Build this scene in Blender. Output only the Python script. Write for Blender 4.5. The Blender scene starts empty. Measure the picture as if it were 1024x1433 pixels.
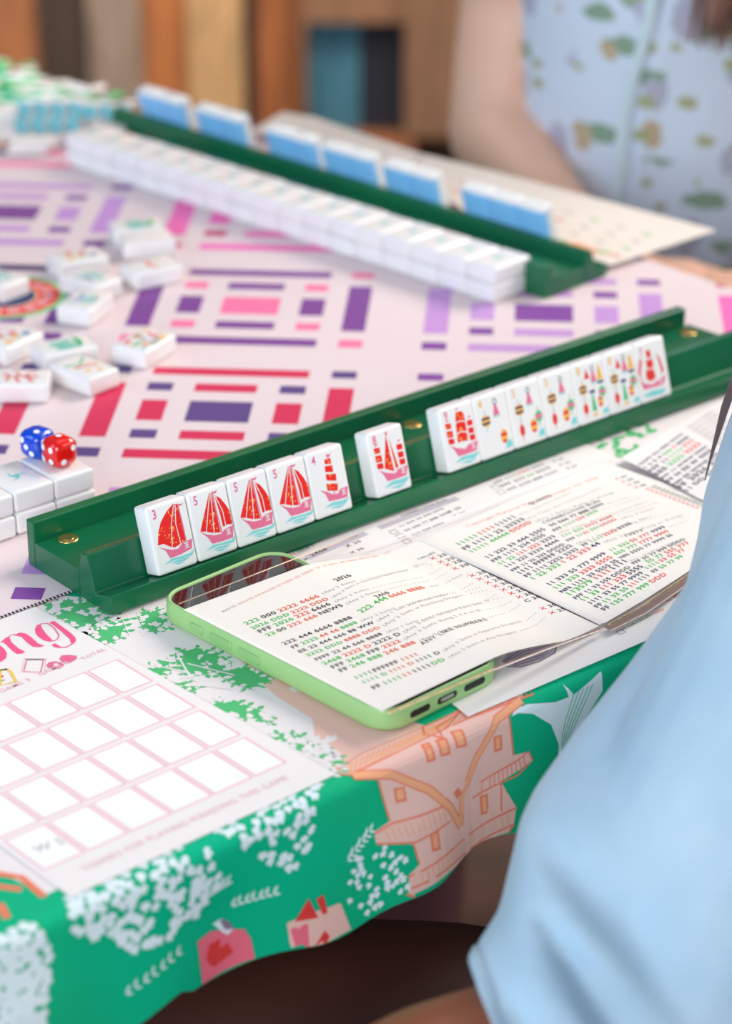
import bpy, bmesh, math, random
from mathutils import Vector, Matrix
from math import sin, cos, radians, pi
random.seed(7)
SC = bpy.context.scene
K = 0.001                                   # everything below is written in millimetres; table top is z = 0
COL = SC.collection

# ------------------------------------------------------------------ camera, light, exposure
F_PX, CX, CY, CAM_H = 3525.2, 512.0, 716.5, 545.59
R_ = Vector((1.0, 0.00090875, 0.00190807)); U_ = Vector((-0.00211342, 0.42998942, 0.90283145)); W_ = Vector((0.0, 0.90283347, -0.42999038))
CAM = Vector((0, 0, CAM_H))
cd = bpy.data.cameras.new('camera'); cam = bpy.data.objects.new('camera', cd); COL.objects.link(cam)
M = Matrix.Identity(4)
for i in range(3):
    M[i][0] = R_[i]; M[i][1] = U_[i]; M[i][2] = -W_[i]; M[i][3] = CAM[i] * K
cam.matrix_world = M
cd.sensor_fit = 'HORIZONTAL'; cd.sensor_width = 24.0; cd.lens = 24.0 * F_PX / 1024.0
cd.clip_start = 0.01; cd.clip_end = 60
cd.dof.use_dof = True; cd.dof.focus_distance = 1.165; cd.dof.aperture_fstop = 5.6
SC.camera = cam
SC.view_settings.view_transform = 'Standard'; SC.view_settings.look = 'None'
SC.view_settings.gamma = 1.0; SC.view_settings.use_curve_mapping = False
SC.view_settings.exposure = -0.17
wd = bpy.data.worlds.new('world'); SC.world = wd; wd.use_nodes = True
wb = wd.node_tree.nodes['Background']; wb.inputs[0].default_value = (0.70, 0.84, 1.0, 1); wb.inputs[1].default_value = 0.27

def area(name, loc, target, sx, sy, power, col):
    l = bpy.data.lights.new(name, 'AREA'); l.shape = 'RECTANGLE'; l.size = sx; l.size_y = sy; l.energy = power; l.color = col
    o = bpy.data.objects.new(name, l); COL.objects.link(o); o.location = loc
    o.rotation_euler = (Vector(target) - Vector(loc)).to_track_quat('-Z', 'Y').to_euler(); return o
area('window_daylight', (2.3, 3.0, 2.3), (0.0, 1.2, 0), 2.0, 1.6, 150, (1.0, 0.93, 0.86))
area('ceiling_daylight', (0.2, 1.9, 2.4), (0.0, 1.2, 0), 1.8, 1.8, 10, (1.0, 0.94, 0.89))
area('side_window_daylight', (-2.4, 0.3, 1.4), (-0.1, 1.0, 0), 1.6, 1.4, 32, (0.48, 0.70, 1.0))
area('front_fill', (-0.5, -1.5, 0.9), (0.0, 1.1, 0), 1.5, 1.2, 62, (0.88, 0.94, 1.0))  # added frontal fill that brightens the cloth overhang and other upright faces
area('far_side_fill', (1.5, 1.1, 1.2), (0.25, 2.05, 0.1), 0.8, 0.7, 4, (1.0, 0.93, 0.88))  # added fill aimed at the person across the table, no window there
area('wall_fill', (0.0, 2.95, 1.1), (0.0, 3.9, -0.2), 2.6, 0.5, 70, (1.0, 0.9, 0.76))  # added light to brighten the plank wall, not an actual lamp

# ------------------------------------------------------------------ helpers
def lin(c): 
    c = c / 255.0
    return c / 12.92 if c <= 0.04045 else ((c + 0.055) / 1.055) ** 2.4
def rgb(r, g, b): return (lin(r), lin(g), lin(b), 1)
MATS = {}
def mat(name, col, rough=0.5, metal=0.0, spec=0.5, noise=None, noise_scale=40, bump=0.0, bump_scale=200, trans=0.0, coat=0.0, sheen=0.0):
    """plain principled material with an optional procedural colour variation and bump"""
    m = bpy.data.materials.new(name); m.use_nodes = True; nt = m.node_tree; b = nt.nodes['Principled BSDF']
    b.inputs['Base Color'].default_value = col; b.inputs['Roughness'].default_value = rough; b.inputs['Metallic'].default_value = metal
    b.inputs['Specular IOR Level'].default_value = spec; b.inputs['Transmission Weight'].default_value = trans
    b.inputs['Coat Weight'].default_value = coat; b.inputs['Sheen Weight'].default_value = sheen
    tc = nt.nodes.new('ShaderNodeTexCoord')
    if noise:
        n = nt.nodes.new('ShaderNodeTexNoise'); n.inputs['Scale'].default_value = noise_scale; n.inputs['Detail'].default_value = 4
        mx = nt.nodes.new('ShaderNodeMix'); mx.data_type = 'RGBA'; mx.inputs[6].default_value = col; mx.inputs[7].default_value = noise
        rp = nt.nodes.new('ShaderNodeValToRGB'); rp.color_ramp.elements[0].position = .4; rp.color_ramp.elements[1].position = .65
        nt.links.new(tc.outputs['Object'], n.inputs['Vector']); nt.links.new(n.outputs['Fac'], rp.inputs[0]); nt.links.new(rp.outputs[0], mx.inputs[0]); nt.links.new(mx.outputs[2], b.inputs['Base Color'])
    if bump:
        n = nt.nodes.new('ShaderNodeTexNoise'); n.inputs['Scale'].default_value = bump_scale; n.inputs['Detail'].default_value = 5
        bp = nt.nodes.new('ShaderNodeBump'); bp.inputs['Strength'].default_value = bump; bp.inputs['Distance'].default_value = .002
        nt.links.new(tc.outputs['Object'], n.inputs['Vector']); nt.links.new(n.outputs['Fac'], bp.inputs['Height']); nt.links.new(bp.outputs[0], b.inputs['Normal'])
    MATS[name] = m; return m
def glitter(name, c1, c2, scale=1300):
    m = mat(name, c1, .35); nt = m.node_tree; b = nt.nodes['Principled BSDF']
    tc = nt.nodes.new('ShaderNodeTexCoord'); v = nt.nodes.new('ShaderNodeTexVoronoi'); v.inputs['Scale'].default_value = scale
    n = nt.nodes.new('ShaderNodeTexNoise'); n.inputs['Scale'].default_value = 160
    ad = nt.nodes.new('ShaderNodeMath'); ad.operation = 'MULTIPLY'
    sp = nt.nodes.new('ShaderNodeSeparateColor'); rp = nt.nodes.new('ShaderNodeValToRGB'); rp.color_ramp.elements[0].position = .47; rp.color_ramp.elements[1].position = .53
    mx = nt.nodes.new('ShaderNodeMix'); mx.data_type = 'RGBA'; mx.inputs[6].default_value = c1; mx.inputs[7].default_value = c2
    L = nt.links.new
    L(tc.outputs['Object'], v.inputs['Vector']); L(tc.outputs['Object'], n.inputs['Vector']); L(v.outputs['Color'], sp.inputs[0])
    L(sp.outputs[0], ad.inputs[0]); L(n.outputs['Fac'], ad.inputs[1]); L(ad.outputs[0], rp.inputs[0]); L(rp.outputs[0], mx.inputs[0]); L(mx.outputs[2], b.inputs['Base Color'])
    return m

def tag(o, label=None, cat=None, group=None, kind=None):
    if label: o['label'] = label
    if cat: o['category'] = cat
    if group: o['group'] = group
    if kind: o['kind'] = kind
    return o
class MB:
    """collects polygons (mm) and links them as one mesh object"""
    def __init__(s): s.v = []; s.f = []; s.m = []; s.sm = []; s.mats = []
    def mi(s, m):
        if m not in s.mats: s.mats.append(m)
        return s.mats.index(m)
    def face(s, pts, m, smooth=False):
        n = len(s.v); s.v += [tuple(p) for p in pts]; s.f.append(tuple(range(n, n + len(pts)))); s.m.append(s.mi(m)); s.sm.append(smooth)
    def poly(s, pts, z, m):                                     # flat polygon, normal up
        a = sum(pts[i][0] * pts[(i + 1) % len(pts)][1] - pts[(i + 1) % len(pts)][0] * pts[i][1] for i in range(len(pts)))
        if a < 0: pts = pts[::-1]
        s.face([(p[0], p[1], z) for p in pts], m)
    def stroke(s, pts, w, z, m, w2=None):                       # flat line of width w (w2 at the end)
        w2 = w if w2 is None else w2; n = len(pts); L = []; Rr = []
        for i, p in enumerate(pts):
            a = Vector(pts[max(i - 1, 0)][:2]); b = Vector(pts[min(i + 1, n - 1)][:2]); d = (b - a)
            if d.length < 1e-9: d = Vector((1, 0))
            d.normalize(); h = (w + (w2 - w) * i / max(n - 1, 1)) / 2
            L.append((p[0] - d.y * h, p[1] + d.x * h)); Rr.append((p[0] + d.y * h, p[1] - d.x * h))
        for i in range(n - 1): s.poly([L[i], Rr[i], Rr[i + 1], L[i + 1]], z, m)
    def disc(s, x, y, rx, ry, z, m, n=20, rot=0):
        s.poly([(x + rx * cos(t) * cos(rot) - ry * sin(t) * sin(rot), y + rx * cos(t) * sin(rot) + ry * sin(t) * cos(rot)) for t in [2 * pi * i / n for i in range(n)]], z, m)
    def box(s, x0, y0, z0, x1, y1, z1, m):
        P = [(x, y, z) for z in (z0, z1) for y in (y0, y1) for x in (x0, x1)]
        for q in ((0, 2, 3, 1), (4, 5, 7, 6), (0, 1, 5, 4), (2, 6, 7, 3), (0, 4, 6, 2), (1, 3, 7, 5)): s.face([P[i] for i in q], m)
    def prism(s, prof, x0, x1, m):                              # profile in (y,z), extruded along x
        s.face([(x0, y, z) for y, z in prof][::-1], m); s.face([(x1, y, z) for y, z in prof], m); n = len(prof)
        for i in range(n):
            a, b = prof[i], prof[(i + 1) % n]; s.face([(x0, a[0], a[1]), (x0, b[0], b[1]), (x1, b[0], b[1]), (x1, a[0], a[1])], m)
    def capsule(s, a, b, ra, rb, m, n=14, sy=1.0):
        a = Vector(a); b = Vector(b); d = (b - a); L = d.length; d.normalize()
        t = d.orthogonal().normalized(); q = d.cross(t); rings = []
        for k in range(7):
            th = -pi / 2 + pi / 2 * k / 6; rings.append((a + d * ra * sin(th), max(ra * cos(th), 0.01)))
        for k in range(7):
            th = pi / 2 * k / 6; rings.append((b + d * rb * sin(th), max(rb * cos(th), 0.01)))
        idx = []
        for c, r in rings:
            idx.append([len(s.v) + j for j in range(n)])
            s.v += [tuple(c + t * r * cos(2 * pi * j / n) + q * r * sin(2 * pi * j / n) * sy) for j in range(n)]
        for A, B in zip(idx, idx[1:]):
            for j in range(n): s.f.append((A[j], A[(j + 1) % n], B[(j + 1) % n], B[j])); s.m.append(s.mi(m)); s.sm.append(True)
        s.f.append(tuple(idx[0][::-1])); s.m.append(s.mi(m)); s.sm.append(True); s.f.append(tuple(idx[-1])); s.m.append(s.mi(m)); s.sm.append(True)
    def loft(s, rings, m, close=True, caps=True):
        idx = []
        for r in rings: idx.append(list(range(len(s.v), len(s.v) + len(r)))); s.v += [tuple(p) for p in r]
        for A, B in zip(idx, idx[1:]):
            n = len(A)
            for j in range(n if close else n - 1): s.f.append((A[j], A[(j + 1) % n], B[(j + 1) % n], B[j])); s.m.append(s.mi(m)); s.sm.append(True)
        if caps:
            s.f.append(tuple(idx[0][::-1])); s.m.append(s.mi(m)); s.sm.append(False); s.f.append(tuple(idx[-1])); s.m.append(s.mi(m)); s.sm.append(False)
    def build(s, name, parent=None, loc=None, rz=0.0, bevel=0, seg=3, weld=False, flip_fix=False):
        me = bpy.data.meshes.new(name); me.from_pydata([(x * K, y * K, z * K) for x, y, z in s.v], [], s.f)
        for m in s.mats: me.materials.append(m)
        for p, mi, sm in zip(me.polygons, s.m, s.sm): p.material_index = mi; p.use_smooth = sm
        if weld or bevel or flip_fix:
            bm = bmesh.new(); bm.from_mesh(me); bmesh.ops.remove_doubles(bm, verts=bm.verts, dist=1e-6); bmesh.ops.recalc_face_normals(bm, faces=bm.faces); bm.to_mesh(me); bm.free()
        o = bpy.data.objects.new(name, me); COL.objects.link(o)
        if parent is not None: o.parent = parent
        if loc is not None: o.location = Vector(loc) * K
        o.rotation_euler = (0, 0, rz)
        if bevel:
            b = o.modifiers.new('bevel', 'BEVEL'); b.width = bevel * K; b.segments = seg; b.limit_method = 'ANGLE'; b.angle_limit = radians(25); b.harden_normals = False
        return o
def empty(name, loc=(0, 0, 0), rz=0.0):
    o = bpy.data.objects.new(name, None); COL.objects.link(o); o.location = Vector(loc) * K; o.rotation_euler = (0, 0, rz); o.empty_display_size = .02; return o
def G(x, y, z=0.0):
    """the point of the horizontal plane z that the photograph shows at pixel x, y"""
    d = R_ * ((x - CX) / F_PX) - U_ * ((y - CY) / F_PX) + W_
    return CAM + d * ((z - CAM_H) / d.z)
def GV(x, y, P, n):
    d = R_ * ((x - CX) / F_PX) - U_ * ((y - CY) / F_PX) + W_
    return CAM + d * ((P - CAM).dot(n) / d.dot(n))
# text: glyph outlines of the built-in font turned into flat polygons
TCACHE = {}
def glyphs(txt, bold=0.0):
    key = (txt, bold)
    if key not in TCACHE:
        cu = bpy.data.curves.new('t', 'FONT'); cu.body = txt; cu.size = 1; cu.resolution_u = 2; cu.offset = bold; cu.space_character = 1.12; cu.fill_mode = 'FRONT'
        o = bpy.data.objects.new('t', cu); COL.objects.link(o); bpy.context.view_layer.update()
        dg = bpy.context.evaluated_depsgraph_get(); me = bpy.data.meshes.new_from_object(o.evaluated_get(dg))
        polys = [[(me.vertices[i].co.x, me.vertices[i].co.y) for i in p.vertices] for p in me.polygons]
        w = max([p[0] for q in polys for p in q] + [0.3]); TCACHE[key] = (polys, w)
        bpy.data.objects.remove(o); bpy.data.curves.remove(cu); bpy.data.meshes.remove(me)
    return TCACHE[key]
def text_line(mb, segs, a, b, zf, bold=0.0, tall=1.0, shear=0.0):
    """segs [(string, material)] laid between the table points a and b"""
    a = Vector(a[:2]); b = Vector(b[:2]); tot = 0; parts = []
    for s_, m in segs:
        g, w = glyphs(s_, bold); parts.append((g, tot, m)); tot += w + 0.33
    tot -= 0.33; sc = (b - a).length / tot; d = (b - a).normalized(); n = Vector((-d.y, d.x))
    for g, off, m in parts:
        for q in g:
            P = [a + d * ((off + x + shear * y) * sc) + n * (y * sc * tall) for x, y in q]
            n0 = len(mb.v); mb.v += [(p.x, p.y, zf(p.x, p.y)) for p in P]; mb.f.append(tuple(range(n0, n0 + len(P)))); mb.m.append(mb.mi(m)); mb.sm.append(False)
def clip_rect(pts, x0, y0, x1, y1):
    for ax, lim, sg in ((0, x0, 1), (0, x1, -1), (1, y0, 1), (1, y1, -1)):
        out = []
        for i in range(len(pts)):
            a, b = pts[i - 1], pts[i]; ia = (a[ax] - lim) * sg >= 0; ib = (b[ax] - lim) * sg >= 0
            if ia != ib:
                t = (lim - a[ax]) / (b[ax] - a[ax]); out.append((a[0] + t * (b[0] - a[0]), a[1] + t * (b[1] - a[1])))
            if ib: out.append(b)
        pts = out
        if len(pts) < 3: return []
    return pts

# table frame: u runs along the near table edge, v away from it
TH = radians(41.5); UT = Vector((cos(TH), sin(TH), 0)); VT = Vector((-sin(TH), cos(TH), 0)); ST = Vector((-168.8, 1028.5, 0))
def uv2(u, v): p = ST + UT * u + VT * v; return (p.x, p.y)
def to_uv(p): d = Vector((p[0], p[1], 0)) - ST; return (d.dot(UT), d.dot(VT))
VE = -207.0                                                    # v of the near table edge

# ------------------------------------------------------------------ materials
white_tile = mat('ivory_white', rgb(243, 240, 238), .22, spec=.5, coat=.3)
blue_shade = mat('pale_blue_shade', rgb(140, 205, 255), .3)  # sky-blue shade on the far tiles' white backs, put into the colour
red_ink = glitter('red_glitter_ink', rgb(240, 30, 26), rgb(255, 180, 80))
red_flat = mat('red_ink', rgb(230, 52, 40), .5)
pink_ink = mat('pink_ink', rgb(232, 112, 148), .5)
teal_ink = mat('teal_ink', rgb(128, 212, 212), .5)
green_ink = mat('green_ink', rgb(60, 185, 120), .5)
yellow_ink = mat('yellow_ink', rgb(245, 185, 70), .5)
navy_ink = mat('navy_ink', rgb(42, 52, 110), .5)
blue_ink = mat('blue_ink', rgb(95, 130, 185), .5)
rack_green = mat('rack_green_lacquer', rgb(8, 96, 62), .27, spec=.55, noise=rgb(14, 108, 64), noise_scale=9, bump=.06, bump_scale=120)
brass = mat('brass', rgb(215, 180, 110), .25, metal=.9)
paper = mat('white_paper', rgb(242, 234, 230), .6, spec=.25)
page_paper = mat('page_paper', rgb(255, 248, 240), .6, spec=.25)
paper_cream = mat('cream_paper', rgb(238, 226, 215), .6, spec=.3)
t_black = mat('black_print', rgb(50, 44, 46), .7); t_grey = mat('grey_print', rgb(178, 168, 165), .7); t_navy = mat('navy_print', rgb(42, 46, 84), .7)
t_green = mat('green_print', rgb(50, 190, 80), .7); t_orange = mat('orange_print', rgb(240, 92, 48), .7); t_red = mat('red_print', rgb(232, 62, 52), .7); t_pale = mat('pale_orange_print', rgb(245, 165, 140), .7)
lav_print = mat('lavender_print', rgb(196, 184, 196), .7); purple_grey = mat('purple_grey_print', rgb(140, 118, 140), .6)
cloth_green = mat('cloth_green', rgb(0, 180, 134), .8, spec=.15, noise=rgb(20, 178, 122), noise_scale=7, bump=.15, bump_scale=900)
cloth_white = mat('cloth_white', rgb(238, 228, 226), .8, spec=.2)
cloth_leaf = mat('cloth_pale_leaf', rgb(226, 238, 240), .8, spec=.2)
cloth_leafgreen = mat('cloth_leaf_green', rgb(85, 188, 118), .8, spec=.2)
cloth_pink = mat('cloth_pagoda_pink', rgb(240, 192, 178), .8, spec=.2)
cloth_coral = mat('cloth_coral', rgb(238, 128, 98), .8, spec=.2)
cloth_peach = mat('cloth_peach', rgb(246, 172, 130), .8, spec=.2)
cloth_rose = mat('cloth_rose', rgb(240, 110, 130), .8, spec=.2)
cloth_red = mat('cloth_red', rgb(226, 62, 62), .8, spec=.2)
dark_wood = mat('dark_wood', rgb(70, 42, 30), .6, noise=rgb(110, 62, 38), noise_scale=6)
mat_base = mat('mat_pale_pink', rgb(232, 212, 213), .7, spec=.15)
CP = dict(purple=mat('mat_purple', rgb(128, 66, 148), .6), pink=mat('mat_pink', rgb(250, 120, 165), .6), crimson=mat('mat_crimson', rgb(218, 38, 84), .6),
          navy=mat('mat_navy_purple', rgb(92, 66, 132), .6), lilac=mat('mat_lilac', rgb(200, 148, 212), .6), dark=mat('mat_dark_purple', rgb(134, 68, 158), .6),
          hot=mat('mat_hot_pink', rgb(250, 110, 185), .6), deep=mat('mat_deep_navy', rgb(60, 45, 100), .6), mag=mat('mat_magenta', rgb(200, 30, 100), .6), rose=mat('mat_rose', rgb(240, 140, 160), .6))

# ------------------------------------------------------------------ room: floor and rustic plank wall
def wood(name, c1, c2, sx=3, sz=.6):
    m = mat(name, c1, .75); nt = m.node_tree; b = nt.nodes['Principled BSDF']; tc = nt.nodes.new('ShaderNodeTexCoord'); mp = nt.nodes.new('ShaderNodeMapping'); mp.inputs['Scale'].default_value = (sx * 6, sx * 6, sz * 4)
    n = nt.nodes.new('ShaderNodeTexNoise'); n.inputs['Scale'].default_value = 3; n.inputs['Detail'].default_value = 6
    mx = nt.nodes.new('ShaderNodeMix'); mx.data_type = 'RGBA'; mx.inputs[6].default_value = c1; mx.inputs[7].default_value = c2
    rp = nt.nodes.new('ShaderNodeValToRGB'); rp.color_ramp.elements[0].position = .35; rp.color_ramp.elements[1].position = .7
    L = nt.links.new; L(tc.outputs['Object'], mp.inputs[0]); L(mp.outputs[0], n.inputs['Vector']); L(n.outputs['Fac'], rp.inputs[0]); L(rp.outputs[0], mx.inputs[0]); L(mx.outputs[2], b.inputs['Base Color']); return m
FZ = -750.0
floor_m = wood('floor_boards', rgb(46, 28, 22), rgb(84, 50, 34), 1, 1)
fl = MB(); fl.box(-3500, -1500, FZ - 40, 3500, 3960, FZ, floor_m); tag(fl.build('floor'), kind='structure')
wl = MB(); wl.box(-3500, 3960, FZ, 3500, 4040, 1900, wood('wall_dark_wood', rgb(70, 48, 36), rgb(100, 70, 48)))
WY = 3925
planks = [(-760, -690, (150, 96, 62)), (-688, -600, (96, 62, 44)), (-598, -522, (178, 112, 70)), (-520, -446, (72, 55, 44)), (-442, -358, (158, 136, 118)),
          (-356, -286, (186, 112, 60)), (-284, -196, (206, 162, 112)), (-190, -178, (52, 34, 26)), (-174, -106, (168, 98, 54))]
x = -1500; k = 0
extra = []
while x < -770: extra.append((x, x + 76, [(160, 110, 76), (86, 64, 50), (176, 120, 74), (140, 120, 104)][k % 4])); x += 79; k += 1
x = 262; k = 0
while x < 1500: extra.append((x, x + 84, [(120, 88, 64), (98, 70, 52), (136, 96, 66)][k % 3])); x += 87; k += 1
for i, (a, b_, c) in enumerate(planks + extra):
    m = wood('plank_wood', rgb(*c), rgb(*[int(q * .78) for q in c])); wl.box(a, 3925 + (i % 3) * 4, FZ + 4, b_, 3958, 900, m)
tag(wl.build('wall_back'), kind='structure')
win = MB(); fr = wood('window_frame_wood', rgb(140, 100, 72), rgb(112, 78, 54))
win.box(-104, 3905, -462, 76, 3958, 900, fr); win.box(-104, 3905, FZ + 4, 76, 3958, -648, wood('sill_wood', rgb(172, 108, 66), rgb(140, 84, 50)))
win.box(60, 3900, -648, 262, 3958, 900, wood('jamb_wood', rgb(132, 96, 70), rgb(104, 74, 52)))
win.box(-104, 3900, -648, -96, 3958, -462, fr)
wf = tag(win.build('window_1'), kind='structure')
pn = MB(); pn.box(-96, 3950, -648, 60, 3957, -462, mat('dark_opening', rgb(46, 52, 66), .6)); pn.box(-96, 3944, -648, -12, 3949, -462, wood('blue_painted_board', rgb(120, 208, 232), rgb(86, 176, 208)))
pn.build('painted_panel', wf)
gr = MB(); gm = mat('wire_dark', rgb(66, 66, 74), .5, metal=.4)
for i in range(13): gr.box(-96 + i * 12.5, 3930, -648, -94 + i * 12.5, 3933, -462, gm)
for i in range(16): gr.box(-96, 3928, -648 + i * 12, 60, 3930, -646 + i * 12, gm)
gr.build('wire_mesh', wf)

# ------------------------------------------------------------------ table and patterned cloth
tb = MB(); ctab = []
for z in (-4, -34): ctab.append([(*uv2(u, v), z) for u, v in ((-600, VE + 5), (585, VE + 5), (524, 880), (-600, 880))])
tb.loft(ctab, dark_wood); table = tb.build('table', flip_fix=True)
tag(table, 'dark wooden table under the green patterned tablecloth', 'table')
for u, v in ((-540, -140), (520, 60), (450, 800), (-540, 800)):
    lg = MB(); x_, y_ = uv2(u, v); lg.box(-28, -28, FZ, 28, 28, -34, dark_wood); lg.build('leg', table, (x_, y_, 0), TH)
def umax(v): return 589.0 - 62.0 * (v - VE) / 994.0
R0 = 7.0
def hemw(u): return -66.0 - 2.2 * sin(u / 23.0 + .6) - 1.2 * sin(u / 9.0) + (3 if u < -60 else 0)
def cloth(u, w, off=0.0):
    """u along the edge, w >= 0 on the top, w < 0 down the overhang"""
    if w >= 0:
        x_, y_ = uv2(u, VE + w); return (x_, y_, off)
    La = R0 * radians(82); k = min(-w, La) / R0; out = R0 * sin(k); dn = R0 * (1 - cos(k)); rest = max(-w - La, 0)
    fold = (1.2 + rest * .05) * (sin(u / 27.0) + .5 * sin(u / 11.0 + 2)) * min(rest / 25.0, 1)
    out += rest * .14 + fold; dn += rest * .99
    out += off * sin(k); x_, y_ = uv2(u, VE - out); return (x_, y_, -dn + off * cos(k))
cm = MB(); us = [-600 + i * 6 for i in range(189)]; ws = [0, -1.5, -3, -4.5, -6, -8, -10] + [-12 - 4 * i for i in range(13)]
rows = []
for w in ws + ['hem']:
    rows.append([cloth(u, hemw(u) if w == 'hem' else max(w, hemw(u) + .3), -.0) for u in us if u <= 528 + 60])
cm.loft(rows, cloth_green, close=False, caps=False)
vs = [VE, 0, 300, 600, 880]
for a, b_ in zip(vs, vs[1:]):
    cm.face([(*uv2(-600, a), 0), (*uv2(umax(a), a), 0), (*uv2(umax(b_), b_), 0), (*uv2(-600, b_), 0)], cloth_green)
    P = [(*uv2(umax(a), a), 0), (*uv2(umax(b_), b_), 0)]; Q = [(*uv2(umax(a) + 9, a), -8), (*uv2(umax(b_) + 9, b_), -8)]; S_ = [(*uv2(umax(a) + 16, a), -70), (*uv2(umax(b_) + 16, b_), -70)]
    cm.face([P[0], Q[0], Q[1], P[1]], cloth_green); cm.face([Q[0], S_[0], S_[1], Q[1]], cloth_green)
# printed pattern: flat shapes in (u,w), cut by a grid so that they follow the cloth
class Print:
    def __init__(s): s.items = []
    def poly(s, pts, m, lay=0): s.items.append((pts, m, lay))
    def line(s, pts, w, m, lay=1):
        t = MB(); t.stroke(pts, w, 0, m)
        for f in t.f: s.items.append(([t.v[i][:2] for i in f], m, lay))
PR = Print()
NV = -VT
def px(x, y):
    """photo pixel on the cloth -> (u,w), on the top or on the overhang"""
    p = G(x, y, 0); u, v = to_uv(p)
    if v >= VE: return (u, v - VE)
    P0 = ST + VT * (VE - R0 - 3); q = GV(x, y, P0, VT); u = (q - ST).dot(UT)
    return (u, q.z + 1.0)
def leaf(u, w, L, ang, m, lay=0, wd_=.62):
    pts = [(0, 0), (.3 * L, wd_ * L * .5), (.65 * L, wd_ * L * .45), (L, 0), (.65 * L, -wd_ * L * .45), (.3 * L, -wd_ * L * .5)]
    PR.poly([(u + x * cos(ang) - y * sin(ang), w + x * sin(ang) + y * cos(ang)) for x, y in pts], m, lay)
def inside(p, poly):
    c = False
    for i in range(len(poly)):
        (x1, y1), (x2, y2) = poly[i - 1], poly[i]
        if (y1 > p[1]) != (y2 > p[1]) and p[0] < (x2 - x1) * (p[1] - y1) / (y2 - y1) + x1: c = not c
    return c
def cluster(pxpoly, n, L, m, seed, lay=0):
    rr = random.Random(seed); xs = [p[0] for p in pxpoly]; ys = [p[1] for p in pxpoly]; cxx = sum(xs) / len(xs); cyy = min(ys); k = 0; t = 0; pl = []
    while k < n and t < n * 60:
        t += 1; p = (rr.uniform(min(xs), max(xs)), rr.uniform(min(ys), max(ys)))
        if not inside(p, pxpoly): continue
        q = px(*p)
        if any(math.hypot(q[0] - a[0], q[1] - a[1]) < L * .55 for a in pl): continue
        pl.append(q); ang = math.atan2(-(p[1] - cyy) - 30, (p[0] - cxx)) + rr.uniform(-.5, .5)
        for da in (-.7, 0, .7): leaf(q[0], q[1], L * rr.uniform(.8, 1.1) * (1 if da == 0 else .8), ang + da, m, lay)
        k += 1
cluster([(105, 1285), (150, 1235), (275, 1180), (322, 1235), (285, 1290), (205, 1345), (155, 1335), (103, 1310)], 120, 4.6, cloth_leaf, 1)
cluster([(322, 1170), (400, 1120), (480, 1085), (455, 1140), (430, 1205), (400, 1235), (345, 1195)], 70, 4.2, cloth_leaf, 2)
cluster([(505, 1188), (558, 1200), (550, 1250), (500, 1285), (472, 1268), (485, 1230)], 40, 3.2, cloth_leaf, 3)
cluster([(-10, 1330), (55, 1310), (72, 1350), (50, 1440), (-10, 1440)], 80, 5.0, cloth_leaf, 4)
for (x0, y0, x1, y1) in ((170, 1402, 245, 1350), (330, 1287, 382, 1266), (482, 1217, 515, 1178), (290, 1275, 322, 1255)):
    for i in range(7):
        t = i / 6; q = px(x0 + (x1 - x0) * t, y0 + (y1 - y0) * t); leaf(q[0], q[1], 4.2, .9 + .3 * (i % 2), cloth_leaf, 0, .3); leaf(q[0], q[1], 3.6, -.3, cloth_leaf, 0, .3)
def PP(pts): return [px(*p) for p in pts]
# pots of red plants
PR.poly(PP([(279, 1335), (300, 1322), (345, 1318), (352, 1330), (358, 1372), (320, 1384), (283, 1400)]), cloth_rose, 0)
PR.poly(PP([(296, 1340), (318, 1330), (330, 1350), (300, 1372), (290, 1360)]), cloth_red, 1); PR.poly(PP([(303, 1312), (316, 1305), (332, 1318), (322, 1328)]), cloth_leaf, 1); PR.poly(PP([(312, 1306), (325, 1308), (332, 1318), (320, 1320)]), purple_grey, 2)
PR.poly(PP([(395, 1303), (420, 1288), (466, 1272), (480, 1318), (478, 1330), (440, 1345), (404, 1360), (396, 1330)]), cloth_pink, 0)
PR.poly(PP([(404, 1300), (424, 1268), (434, 1292)]), cloth_red, 1); PR.poly(PP([(434, 1268), (444, 1262), (447, 1285), (440, 1288)]), cloth_red, 1)
PR.poly(PP([(398, 1310), (420, 1300), (418, 1340), (405, 1352)]), cloth_rose, 1); PR.poly(PP([(425, 1330), (440, 1308), (446, 1315), (430, 1345)]), cloth_red, 1)
# coral twig at the left
for a in ([(-5, 1222), (30, 1228), (62, 1255)], [(-5, 1240), (30, 1245)], [(0, 1265), (10, 1285)]): PR.line(PP(a), 3.2, cloth_coral)
# pagoda
q4 = lambda x, y: (460 + x * .46875, 880 + y * .46875)
def PG(pts): return [px(*q4(*p)) for p in pts]
PR.poly(PG([(10, 425), (100, 370), (290, 290), (400, 235), (640, 165), (650, 180), (610, 248), (552, 300), (556, 412), (600, 400), (610, 425), (575, 452), (520, 490), (515, 575), (555, 562), (545, 612), (470, 735), (310, 826), (195, 797), (205, 745), (235, 715), (228, 660), (130, 665), (130, 635), (176, 602), (162, 492), (100, 480)]), cloth_pink, 0)
for pts, w in (([(10, 425), (100, 370), (290, 290), (400, 240)], 1.0), ([(40, 440), (100, 478), (400, 330)], 1.0), ([(400, 240), (395, 330), (640, 235), (650, 170)], .9),
               ([(130, 640), (180, 608), (345, 552)], .9), ([(132, 668), (232, 655), (352, 598)], .9), ([(450, 500), (560, 432), (600, 400), (610, 425)], .9), ([(432, 540), (565, 470), (604, 430)], .9),
               ([(200, 752), (400, 650), (556, 563)], .9), ([(205, 782), (400, 690), (545, 612)], .9), ([(190, 800), (310, 828), (470, 735), (545, 612)], 1.0),
               ([(162, 492), (176, 602)], .9), ([(228, 660), (236, 715)], .9), ([(552, 300), (556, 412)], .9), ([(520, 490), (515, 578)], .9)): PR.line(PG(pts), w, cloth_coral)
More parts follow.
